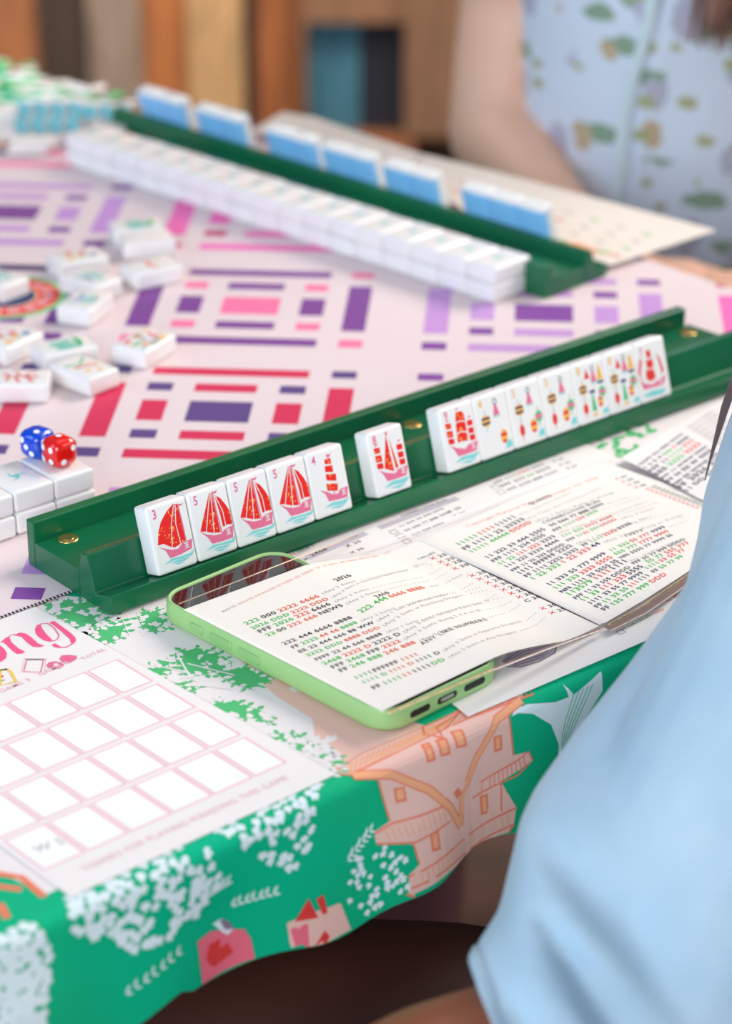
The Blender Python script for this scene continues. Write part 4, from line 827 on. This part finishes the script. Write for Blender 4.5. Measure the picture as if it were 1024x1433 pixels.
# clear sleeve
sm_ = bpy.data.materials.new('clear_plastic'); sm_.use_nodes = True; nt = sm_.node_tree; nt.nodes.clear()
out = nt.nodes.new('ShaderNodeOutputMaterial'); tr = nt.nodes.new('ShaderNodeBsdfTransparent'); gls = nt.nodes.new('ShaderNodeBsdfGlossy'); gls.inputs['Roughness'].default_value = .12; mixs = nt.nodes.new('ShaderNodeMixShader'); fz = nt.nodes.new('ShaderNodeFresnel'); fz.inputs['IOR'].default_value = 1.16
nz_ = nt.nodes.new('ShaderNodeTexNoise'); nz_.inputs['Scale'].default_value = 30; bp = nt.nodes.new('ShaderNodeBump'); bp.inputs['Strength'].default_value = .25; bp.inputs['Distance'].default_value = .002
tc = nt.nodes.new('ShaderNodeTexCoord'); nt.links.new(tc.outputs['Object'], nz_.inputs['Vector']); nt.links.new(nz_.outputs['Fac'], bp.inputs['Height']); nt.links.new(bp.outputs[0], gls.inputs['Normal'])
hf = nt.nodes.new('ShaderNodeMath'); hf.operation = 'MULTIPLY'; hf.inputs[1].default_value = .5; nt.links.new(fz.outputs[0], hf.inputs[0]); nt.links.new(hf.outputs[0], mixs.inputs[0]); nt.links.new(tr.outputs[0], mixs.inputs[1]); nt.links.new(gls.outputs[0], mixs.inputs[2]); nt.links.new(mixs.outputs[0], out.inputs[0])
sl = MB(); E2 = [G1(243, 846), G1(541, 1001), G1(846, 883), G1(590, 750)]
def slz(x, y, off=0): return pg1z(x, y, .9 + off)
rows = [[(p.x, p.y, slz(p.x, p.y)) for p in [bil(E2, i / 26, j / 6) for j in range(7)]] for i in range(27)]; sl.loft(rows, sm_, close=False, caps=False)
sl.face([tuple(G(x, y, Z2 + .9)) for x, y in ((592, 752), (848, 885), (905, 858), (1010, 785), (1010, 690), (975, 685), (850, 642), (700, 700))], sm_)
sl.build('plastic_sleeve', rc)
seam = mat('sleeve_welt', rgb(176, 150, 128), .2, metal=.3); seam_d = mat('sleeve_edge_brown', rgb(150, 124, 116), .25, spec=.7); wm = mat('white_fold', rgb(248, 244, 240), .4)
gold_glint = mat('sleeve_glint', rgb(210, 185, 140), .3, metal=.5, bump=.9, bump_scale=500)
se = MB()
def strip(pts, w, m, zoff=.5, page=1):
    Q = [G1(*p) if page == 1 else G(*p, Z2) for p in pts]; L_ = []; R2_ = []
    for i, p in enumerate(Q):
        d = (Q[min(i + 1, len(Q) - 1)] - Q[max(i - 1, 0)]); d.z = 0; d.normalize(); n2 = Vector((-d.y, d.x, 0)); zz_ = (pg1z(p.x, p.y) if page == 1 else Z2) + zoff
        L_.append([(p.x + n2.x * s * w / 2, p.y + n2.y * s * w / 2, zz_ + h) for s, h in ((-1, 0), (-.6, .35), (.6, .35), (1, 0))])
    se.loft(L_, m, close=False, caps=False)
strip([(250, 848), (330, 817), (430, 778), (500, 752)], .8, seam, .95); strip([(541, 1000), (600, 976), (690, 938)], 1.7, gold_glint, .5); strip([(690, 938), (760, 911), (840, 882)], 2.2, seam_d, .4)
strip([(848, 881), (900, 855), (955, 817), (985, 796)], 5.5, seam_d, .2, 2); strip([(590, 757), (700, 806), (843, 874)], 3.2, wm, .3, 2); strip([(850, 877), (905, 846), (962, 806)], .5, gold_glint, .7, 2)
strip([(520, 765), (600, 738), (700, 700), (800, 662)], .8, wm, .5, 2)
se.build('sleeve_edge', rc)
# second printed sheet at the right
rs = MB(); ZR = 4.6
flat_card(rs, [tuple(G(x, y, ZR))[:2] for x, y in ((868, 641), (930, 604), (1024, 552), (1120, 505), (1200, 640), (1090, 725), (980, 698), (905, 658))], ZR, paper)
zr = lambda x, y: ZR + .09
for i in range(9):
    x0, y0 = 895 + i * 8.2, 652 + i * 4.6; segs = [[('YEARS 222 0000', n_), ('WWW', n_)], [('1 2 3 4', n_), ('566', g), ('5', r_), ('0000', n_)], [('FFF 11', n_), ('1111', g), ('777', r_)], [('EEE', n_), ('2222', g), ('2222', r_)], [('FFF 11 WWW NNN', n_)], [('FF N EE W SSSS', n_)], [('NN EE WWW SSS', n_)], [('FF 2026 222', n_)], [('11 DD 333 DD', n_)]][i]
    text_line(rs, segs, G(x0, y0, ZR), G(x0 + 62, y0 - 45, ZR), zr, .03, .55)
for i in range(8): text_line(rs, [('(Any 2 Suits) . . . . . .', gy)], G(965 + i * 7, 600 + i * 4, ZR), G(1020 + i * 7, 562 + i * 4, ZR), zr, 0, .9)
tag(rs.build('rule_sheet'), 'white printed rule sheet beside the denim shoulder, right of the open rule card', 'paper sheet')

# far rule card lying behind the far rack
fc = empty('rule_card', (0, 0, 0)); tag(fc, 'blurred open rule card with faint print lying behind the far rack', 'card')
def zfar(x, y): return 4.0
for nm, corners in (('left_page', ((352, 182), (395, 157), (440, 164), (592, 216), (566, 236), (520, 262))), ('right_page', ((568, 238), (594, 216), (700, 242), (1002, 322), (855, 371), (700, 330)))):
    f_ = MB(); zc = 5.5; flat_card(f_, [tuple(G(x, y, zc))[:2] for x, y in corners], zc, paper_cream)
    rr = random.Random(len(nm)); (x0, y0), (x1, y1) = (corners[0], corners[1])
    for r in range(9):
        t = .1 + r * .095
        if nm == 'left_page': a = (380 + r * 16, 176 + r * 5.6); e = (400 + r * 16 + 30, 168 + r * 5.6 + 6)
        else: a = (610 + r * 34, 242 + r * 10 + 4); e = (a[0] + 30, a[1] - 8)
        for s in range(4):
            inks(f_, a[0] - s * 14 + r * 2, a[1] + s * 10, a[0] - s * 14 + r * 2 + 26, a[1] + s * 10 + 7, zc + .08, rr.choice([t_orange, t_grey, t_grey, t_green, t_red]), 2.6, 7, 3)
    if nm == 'right_page':
        for s in range(3): inks(f_, 800 + s * 10, 345 + s * 5, 850 + s * 14, 352 + s * 2, zc + .08, [t_orange, t_green, t_pale][s], 3.0, 8, 3)
        f_.poly([tuple(G(x, y, zc))[:2] for x, y in ((788, 338), (810, 340), (840, 352), (800, 350))], zc + .1, cloth_peach)
    f_.build(nm, fc)

# zigzag patterned pouch at the far left corner
pz = empty('zigzag_pouch', (0, 0, 0)); pm = mat('pouch_white', rgb(232, 226, 222), .7); pt_ = mat('pouch_teal', rgb(96, 184, 204), .7)
tag(pz, 'flat pouch with teal and white zigzag print beyond the far end of the rack', 'pouch')
cs = [G(12, 208, 8), G(64, 206, 8), G(122, 172, 8), G(176, 190, 8), G(186, 150, 8), G(60, 138, 8), G(20, 160, 8)]
cen = sum(cs, Vector()) / len(cs); b_ = MB(); b_.loft([[(p.x, p.y, 2.5) for p in cs], [(p.x, p.y, 9) for p in cs], [tuple(cen + (Vector((p.x, p.y, 11)) - cen) * .97) for p in cs]], pm); bo = b_.build('pouch_body', pz, flip_fix=True, bevel=1.5)
for r in range(6):
    b_ = None
zg = MB()
for r in range(7):
    x0 = 24 + r * 24; zg.stroke([tuple(G(x, y, 11.2))[:2] for x, y in ((x0 + 4, 146), (x0 + 14, 160), (x0 + 2, 174), (x0 + 12, 188))] if r < 4 else [tuple(G(x, y, 11.2))[:2] for x, y in ((x0 + 0, 150), (x0 + 10, 160), (x0 + 2, 170))], 9, 13.2, pt_)
zg.build('zigzag_print', pz)

# ------------------------------------------------------------------ people
skin_a = mat('skin_fair', rgb(244, 190, 164), .5, noise=rgb(246, 196, 166), noise_scale=12); skin_b = mat('skin_brown', rgb(150, 84, 54), .42, noise=rgb(136, 72, 46), noise_scale=14)
hair_m = mat('brown_hair', rgb(150, 108, 92), .5, noise=rgb(116, 80, 68), noise_scale=60)
def remesh(o, vox, sm=8):
    m = o.modifiers.new('skin', 'REMESH'); m.mode = 'VOXEL'; m.voxel_size = vox * K; m.use_smooth_shade = True
    s = o.modifiers.new('smooth', 'SMOOTH'); s.iterations = sm; s.factor = .6; return o
def hand(mb, w, d, side, m, s=1.0):
    """palm and five curled fingers: w wrist point, d forward, side towards the thumb"""
    w = Vector(w); d = Vector(d).normalized(); side = (Vector(side) - d * Vector(side).dot(d)).normalized(); dn = d.cross(side); dn = dn if dn.z < 0 else -dn
    for k in range(4): mb.capsule(w + side * (8 - k * 6) * s * .6, w + d * 78 * s + side * (27 - k * 18) * s, 13 * s, 10.5 * s, m, 10)
    for k, L in enumerate((66, 74, 69, 54)):
        b0 = w + d * 80 * s + side * (28 - k * 19) * s; a1 = b0 + (d * .9 + dn * .35) * L * .48 * s; a2 = a1 + (d * .55 + dn * .8) * L * .32 * s; a3 = a2 + (d * .2 + dn * .95) * L * .22 * s
        mb.capsule(b0, a1, 9.4 * s, 8.4 * s, m, 10); mb.capsule(a1, a2, 8.4 * s, 7.6 * s, m, 10); mb.capsule(a2, a3, 7.6 * s, 6.6 * s, m, 10)
    t0 = w + d * 22 * s + side * 22 * s; t1 = t0 + (d * .6 + side * .75) * 34 * s; t2 = t1 + (d * .95 + side * .1 + dn * .2) * 28 * s
    mb.capsule(t0, t1, 12 * s, 9.5 * s, m, 10); mb.capsule(t1, t2, 9.5 * s, 7.6 * s, m, 10)
def head(mb, c, fwd, m, s=1.0):
    c = Vector(c); f = Vector(fwd).normalized(); r = f.cross(Vector((0, 0, 1))).normalized(); u = Vector((0, 0, 1))
    mb.capsule(c + u * 26 * s - f * 12 * s, c + u * 24 * s + f * 12 * s, 84 * s, 78 * s, m, 20); mb.capsule(c - u * 20 * s + f * 12 * s, c - u * 66 * s + f * 34 * s, 66 * s, 36 * s, m, 16)
    mb.capsule(c + u * 14 * s + f * 88 * s, c - u * 16 * s + f * 104 * s, 7 * s, 12 * s, m, 10)
    mb.capsule(c - u * 42 * s + f * 80 * s - r * 16 * s, c - u * 42 * s + f * 80 * s + r * 16 * s, 8 * s, 8 * s, m, 10)
    for q in (-1, 1): mb.capsule(c + r * q * 80 * s + u * 14 * s, c + r * q * 78 * s - u * 18 * s, 12 * s, 9 * s, m, 10); mb.capsule(c + r * q * 34 * s + u * 30 * s + f * 80 * s, c + r * q * 16 * s + u * 28 * s + f * 84 * s, 8 * s, 8 * s, m, 8)
# person across the table in a printed blue top
pa = MB(); Fd = Vector((-.75, -.66, 0)); TA = Vector((262, 1960, 0)); rgt = Vector((.66, -.75, 0))
def A(p, z): return (p.x, p.y, z)
shL = TA + Vector((-150, -10, 0)); shR = TA + Vector((190, -60, 0))
pa.capsule(A(TA, -300), A(TA, -60), 150, 128, skin_a, 20); pa.capsule(A(TA, -60), A(TA, 180), 128, 120, skin_a, 20)
pa.capsule(A(shL, 225), A(shR, 215), 58, 58, skin_a, 16); pa.capsule(A(TA, 230), (TA.x - 10, TA.y - 30, 340), 56, 52, skin_a, 14)
pa.capsule(A(shL, 215), (116, 1975, 60), 52, 43, skin_a, 16); pa.capsule((116, 1975, 60), (102, 1946, -46), 43, 39, skin_a, 16)
pa.capsule((102, 1946, -46), (140, 1800, -66), 39, 31, skin_a, 16); pa.capsule((140, 1800, -66), (178, 1690, -66), 31, 24, skin_a, 16)
hand(pa, (180, 1686, -66), (.55, -.8, 0), (1, .3, 0), skin_a)
pa.capsule(A(shR, 205), (500, 1850, -40), 54, 42, skin_a, 16); pa.capsule((500, 1850, -40), (370, 1660, -44), 41, 30, skin_a, 16); pa.capsule((370, 1660, -44), (300, 1590, -40), 30, 25, skin_a, 14)
hand(pa, (298, 1588, -40), (-.7, -.7, 0), (-.6, .7, 0), skin_a)
for q in (-1, 1):
    hp = TA + rgt * q * 85; kn = hp + Fd * 400; pa.capsule(A(hp, -310), A(kn, -260), 92, 66, skin_a, 16); pa.capsule(A(kn, -265), (kn.x, kn.y, FZ + 60), 60, 38, skin_a, 14); pa.capsule((kn.x, kn.y, FZ + 36), (kn.x + Fd.x * 150, kn.y + Fd.y * 150, FZ + 30), 34, 26, skin_a, 12)
head(pa, (TA.x - 30, TA.y - 55, 450), Fd, skin_a)
pA = remesh(pa.build('person'), 7); tag(pA, 'person across the table in a pale blue printed sleeveless top, forearm on the table edge', 'person')
# printed cloth: little green, ochre and brown creatures on pale blue
bl = bpy.data.materials.new('printed_pale_blue_cotton'); bl.use_nodes = True; nt = bl.node_tree; b = nt.nodes['Principled BSDF']; b.inputs['Roughness'].default_value = .85
tc = nt.nodes.new('ShaderNodeTexCoord'); L = nt.links.new; prev = None
for i, (rot, off, scl, colr_, thr) in enumerate(((.5, 0, (15, 10, 34), rgb(142, 168, 142), .25), (-.7, 3.3, (24, 14, 17), rgb(200, 176, 142), .24), (1.1, 7.1, (20, 20, 15), rgb(190, 188, 206), .25), (.1, 11.7, (27, 16, 38), rgb(178, 178, 130), .19))):
    mp = nt.nodes.new('ShaderNodeMapping'); mp.inputs['Rotation'].default_value = (0, rot, 0); mp.inputs['Location'].default_value = (off, off * .7, off * .3); mp.inputs['Scale'].default_value = scl
    v = nt.nodes.new('ShaderNodeTexVoronoi'); v.inputs['Scale'].default_value = 1.0; v.inputs['Randomness'].default_value = .55
    nn = nt.nodes.new('ShaderNodeTexNoise'); nn.inputs['Scale'].default_value = 90
    ad = nt.nodes.new('ShaderNodeMath'); ad.operation = 'MULTIPLY_ADD'; ad.inputs[1].default_value = .25
    rp = nt.nodes.new('ShaderNodeMath'); rp.operation = 'LESS_THAN'; rp.inputs[1].default_value = thr + .13
    mx = nt.nodes.new('ShaderNodeMix'); mx.data_type = 'RGBA'; mx.inputs[7].default_value = colr_
    L(tc.outputs['Object'], mp.inputs[0]); L(mp.outputs[0], v.inputs['Vector']); L(tc.outputs['Object'], nn.inputs['Vector']); L(nn.outputs['Fac'], ad.inputs[0]); L(v.outputs['Distance'], ad.inputs[2]); L(ad.outputs[0], rp.inputs[0]); L(rp.outputs[0], mx.inputs[0])
    if prev is None: mx.inputs[6].default_value = rgb(222, 230, 244)
    else: L(prev, mx.inputs[6])
    prev = mx.outputs[2]
L(prev, b.inputs['Base Color'])
def ring(c, rx, ry, z, rot, n=40, wob=0, ph_=0):
    return [(c[0] + (rx + wob * sin(5 * t + ph_)) * cos(t) * cos(rot) - ry * sin(t) * sin(rot), c[1] + (rx + wob * sin(5 * t + ph_)) * cos(t) * sin(rot) + ry * sin(t) * cos(rot), z) for t in [2 * pi * i / n for i in range(n)]]
bs = MB(); rz_ = radians(-12)
bs.loft([ring((TA.x, TA.y), a, c_, z, rz_, wob=3, ph_=z / 40) for z, a, c_ in ((-330, 178, 165), (-250, 172, 160), (-150, 158, 150), (-60, 148, 142), (40, 146, 140), (120, 150, 138), (190, 150, 130), (240, 120, 100), (275, 70, 66))], bl); ob = bs.build('blouse', pA)
straps = mat('pale_blue_tie', rgb(214, 232, 240), .8)
for x0, x1, z0, z1 in ((-55, -86, 120, -150), (96, 64, 60, -150)):
    s = MB(); L_ = []
    for k in range(13):
        t = k / 12; x = TA.x + x0 + (x1 - x0) * t + 3 * sin(k); z = z0 + (z1 - z0) * t; y = TA.y - 143 * math.sqrt(max(1 - ((x - TA.x) / 152) ** 2, .05)) - 18
        L_.append([(x - 5, y, z), (x, y - 3, z), (x + 5, y, z)])
    s.loft(L_, straps, close=False, caps=False); s.build('tie_strap', pA)
hr = MB(); rr = random.Random(9); hc = Vector((TA.x - 30, TA.y - 40, 480))
hr.capsule(hc + Vector((10, 18, -10)), hc + Vector((0, 10, 10)), 92, 90, hair_m, 20)
for i in range(44):
    a = rr.uniform(-.9, 3.6); x = hc.x + 88 * cos(a); y = hc.y + 78 * sin(a) * .9
    hr.capsule((x, y, 440), (x + rr.uniform(-12, 12), y - 10, 300), 13, 12, hair_m, 8); hr.capsule((x, y - 10, 300), (hc.x + 38 + (x - hc.x) * .9 + rr.uniform(-16, 16), y - 30, 170), 12, 10, hair_m, 8)
for i in range(90):
    x = TA.x - 18 + i * 1.7; y = TA.y - 152 - 10 * sin(i); hr.capsule((x + rr.uniform(-6, 6), y + 45, 300), (x, y, 150), 9, 7, hair_m, 6); hr.capsule((x, y, 150), (x + rr.uniform(-12, 8), y - 6, 50 + rr.uniform(-6, 34) + max(0, 20 - i)), 6, 1.2, hair_m, 6)
hr.build('hair', pA)

sk = MB(); mauve = mat('dark_mauve_cloth', rgb(104, 62, 66), .85)
for q in (-1, 1):
    hp = TA + rgt * q * 85; kn = hp + Fd * 400; sk.capsule(A(hp, -300), A(kn, -262), 104, 76, mauve, 20); sk.capsule(A(kn, -265), (kn.x, kn.y, FZ + 110), 70, 56, mauve, 16)
sk.capsule(A(TA, -330), A(TA, -250), 160, 150, mauve, 20); remesh(sk.build('trousers', pA), 7)
# person in the foreground in a light denim shirt
pb = MB(); TB = Vector((330, 905, 0)); Fb = VT.copy(); rb = UT.copy()
pb.capsule(A(TB, -310), A(TB, -40), 140, 118, skin_b, 20); pb.capsule(A(TB, -40), A(TB, 190), 118, 112, skin_b, 20); pb.capsule((240, 900, 215), (470, 960, 215), 50, 50, skin_b, 14); pb.capsule(A(TB, 240), (TB.x - 10, TB.y + 20, 330), 54, 50, skin_b, 14)
pb.capsule((240, 900, 205), (178, 862, 50), 50, 46, skin_b, 16); pb.capsule((178, 862, 50), (110, 815, -62), 46, 40, skin_b, 16); pb.capsule((110, 815, -62), (66, 782, -64), 38, 32, skin_b, 16); pb.capsule((66, 782, -56), (24, 764, -62), 32, 35, skin_b, 16); pb.capsule((24, 764, -62), (-78, 752, -104), 34, 26, skin_b, 16)
hand(pb, (-82, 752, -106), (-1, .15, 0), (0, 1, .1), skin_b)
pb.capsule((470, 960, 205), (520, 930, -60), 52, 42, skin_b, 14); pb.capsule((520, 930, -60), (440, 1010, -110), 42, 32, skin_b, 14); hand(pb, (432, 1016, -112), (-.8, .5, 0), (.5, .8, 0), skin_b)
pb.capsule((250, 880, -240), (40, 908, -172), 92, 66, skin_b, 18); pb.capsule((40, 908, -172), (-130, 940, -180), 66, 60, skin_b, 18); pb.capsule((-130, 940, -184), (-150, 950, FZ + 60), 58, 38, skin_b, 14); pb.capsule((-150, 950, FZ + 34), (-250, 1060, FZ + 28), 32, 26, skin_b, 12)
pb.capsule((380, 920, -250), (300, 1180, -230), 90, 62, skin_b, 18); pb.capsule((300, 1180, -230), (300, 1190, FZ + 60), 58, 38, skin_b, 14); pb.capsule((300, 1190, FZ + 34), (210, 1290, FZ + 28), 32, 26, skin_b, 12)
head(pb, (TB.x + 5, TB.y + 30, 440), Fb, skin_b)
pB = remesh(pb.build('person'), 7); tag(pB, 'person in a light blue denim shirt seated in the foreground at the right', 'person')
tr_ = MB(); brown = mat('dark_brown_cloth', rgb(82, 42, 32), .6)
tr_.capsule((250, 880, -240), (40, 908, -172), 100, 74, brown, 20); tr_.capsule((40, 908, -172), (-130, 940, -180), 74, 68, brown, 20); tr_.capsule((-130, 940, -184), (-150, 950, FZ + 110), 66, 50, brown, 16)
tr_.capsule((380, 920, -250), (300, 1180, -230), 98, 70, brown, 20); tr_.capsule((300, 1180, -230), (300, 1190, FZ + 110), 66, 50, brown, 16); tr_.capsule((330, 905, -300), (330, 905, -230), 150, 140, brown, 20); remesh(tr_.build('trousers', pB), 7)
dn = bpy.data.materials.new('light_denim'); dn.use_nodes = True; nt = dn.node_tree; b = nt.nodes['Principled BSDF']; b.inputs['Roughness'].default_value = .85; b.inputs['Sheen Weight'].default_value = .15
tc = nt.nodes.new('ShaderNodeTexCoord'); L = nt.links.new
n1 = nt.nodes.new('ShaderNodeTexNoise'); n1.inputs['Scale'].default_value = 9; n1.inputs['Detail'].default_value = 5; wv = nt.nodes.new('ShaderNodeTexWave'); wv.inputs['Scale'].default_value = 420; wv.bands_direction = 'DIAGONAL'; wv.inputs['Distortion'].default_value = 2
mx = nt.nodes.new('ShaderNodeMix'); mx.data_type = 'RGBA'; mx.inputs[6].default_value = rgb(170, 200, 220); mx.inputs[7].default_value = rgb(196, 217, 230); mx2 = nt.nodes.new('ShaderNodeMix'); mx2.data_type = 'RGBA'; mx2.blend_type = 'MULTIPLY'; mx2.inputs[0].default_value = .12
rp = nt.nodes.new('ShaderNodeValToRGB'); rp.color_ramp.elements[0].position = .4; rp.color_ramp.elements[1].position = .62
L(tc.outputs['Object'], n1.inputs['Vector']); L(tc.outputs['Object'], wv.inputs['Vector']); L(n1.outputs['Fac'], rp.inputs[0]); L(rp.outputs[0], mx.inputs[0]); L(mx.outputs[2], mx2.inputs[6]); L(wv.outputs['Color'], mx2.inputs[7]); L(mx2.outputs[2], b.inputs['Base Color'])
# loose sleeve and shoulder: rings given by an outer and an inner point (mm) and a half depth
RG = [((40, 789, -19), (62, 764, -71), 42), ((43, 796, -17.5), (70, 768, -84), 50), ((52, 813, -13), (80, 775, -94), 58), ((55.5, 826, -6), (96, 778, -106), 64), ((59, 838, 2), (110, 782, -114), 68), ((61.5, 850, 5), (130, 788, -124), 72), ((68, 864, 11), (155, 797, -130), 75), ((88, 893, 24), (190, 818, -132), 80),
      ((110, 921, 37), (220, 841, -130), 85), ((124, 938, 48), (246, 866, -102), 88), ((136, 953, 57), (270, 890, -74), 90), ((143, 975, 69), (275, 922, -40), 90), ((148, 997, 80), (277, 955, -7), 90), ((156, 1014, 93), (272, 990, 40), 86), ((163, 1031, 105), (276, 1015, 84), 80), ((190, 1036, 140), (300, 1000, 140), 66), ((235, 1010, 190), (330, 960, 190), 50)]
NR = 60; rings = []
for a, c_, hd in RG:
    a = Vector(a); c_ = Vector(c_); mid = (a + c_) / 2; e = (a - c_) / 2; w_ = (mid - CAM).normalized(); w_ = (w_ - e.normalized() * w_.dot(e.normalized())).normalized(); rings.append((mid, e, w_ * hd))
def rpt(t_, th):
    t_ = max(0, min(t_, len(rings) - 1.0001)); i = int(t_); f = t_ - i; m0, e0, d0 = rings[i]; m1, e1, d1 = rings[i + 1]
    m_ = m0.lerp(m1, f); e_ = e0.lerp(e1, f); d_ = d0.lerp(d1, f)
    # folds gather where the sleeve bends (around ring 4) and fan out over the front (th near -90 degrees)
    front = max(-sin(th), 0) ** .7
    wr = .05 * sin(2.1 * t_ + 3.2 * cos(th)) * front + .03 * sin(5.1 * cos(th) + t_ * .9) * front + .018 * sin(9 * th + t_ * 2.0) * front
    cr = 0
    for (tc_, slope, amp, wd__) in ((5.2, 3.2, -.17, .55), (6.4, 2.6, .09, .6), (3.6, 2.2, -.10, .45), (7.9, 4.0, -.08, .6), (10.5, 3.0, -.06, .7), (2.0, 1.0, .05, .5)):
        cr += amp * math.exp(-((t_ - tc_ - slope * (1 - cos(th)) * .5) / wd__) ** 2) * front
    return m_ + e_ * cos(th) + d_ * sin(th) * (1 + wr * 1.5 + cr * 1.7)
jk = MB(); LL = [[tuple(rpt(k / 6, 2 * pi * j / NR)) for j in range(NR)] for k in range(6 * (len(RG) - 1) + 1)]
jk.loft(LL, dn)
jk.loft([ring((TB.x + 12, TB.y - 6), a, c_, z, radians(30), wob=4, ph_=z / 50) for z, a, c_ in ((-330, 175, 160), (-200, 168, 150), (-60, 160, 138), (60, 165, 138), (160, 175, 135), (225, 165, 118), (268, 110, 90), (292, 62, 60))], dn)
jk.capsule((240, 900, 205), (178, 862, 50), 66, 66, dn, 24); jk.capsule((178, 862, 50), (120, 830, -60), 66, 62, dn, 24); jk.capsule((470, 960, 208), (515, 935, 0), 66, 62, dn, 20); jk.capsule((240, 900, 218), (470, 960, 218), 62, 62, dn, 20)
ov = remesh(jk.build('denim_shirt', pB, flip_fix=True), 3.2, 3)
hm = MB(); hl = []
for k in range(NR):
    th = 2 * pi * k / NR; c0 = Vector(rpt(0.05, th)); c1 = Vector(rpt(.75, th)); m0 = rings[0][0]; n_o = (c0 - m0).normalized(); ax_ = (c1 - c0).normalized()
    hl.append([tuple(c0 + n_o * o1 + ax_ * o2) for o1, o2 in ((-1.2, -1.2), (.9, -1.6), (1.5, .4), (1.3, 6.5), (-.4, 7.6), (-1.6, 3))])
hl.append(hl[0]); hm.loft(hl, dn, caps=False); hm.build('sleeve_hem', pB)
hb = MB(); dkh = mat('dark_hair', rgb(96, 78, 76), .5)
hb.capsule((TB.x - 2, TB.y - 6, 470), (TB.x + 6, TB.y + 6, 482), 90, 90, dkh, 20)
for i in range(5):
    P0 = Vector((288 + i * 3, 1000, 380)); P1 = Vector((168 + i * 1.0, 1048 - i, 128)); P2 = Vector((159 + i * .7, 1036 - i * .6, 104 + i)); P3 = Vector((151 + i * .4, 1020, 76 + i * 2))
    hb.capsule(P0, P1, 1.2, 1.0, dkh, 6); hb.capsule(P1, P2, 1.0, .7, dkh, 6); hb.capsule(P2, P3, .7, .3, dkh, 6)
for i in range(30):
    a = i / 30 * 2 * pi; x = TB.x + 84 * cos(a); y = TB.y - 20 + 80 * sin(a)
    if sin(a) < .3: hb.capsule((x, y, 480), (x, y - 8, 320), 14, 10, dkh, 8)
hb.build('hair', pB)
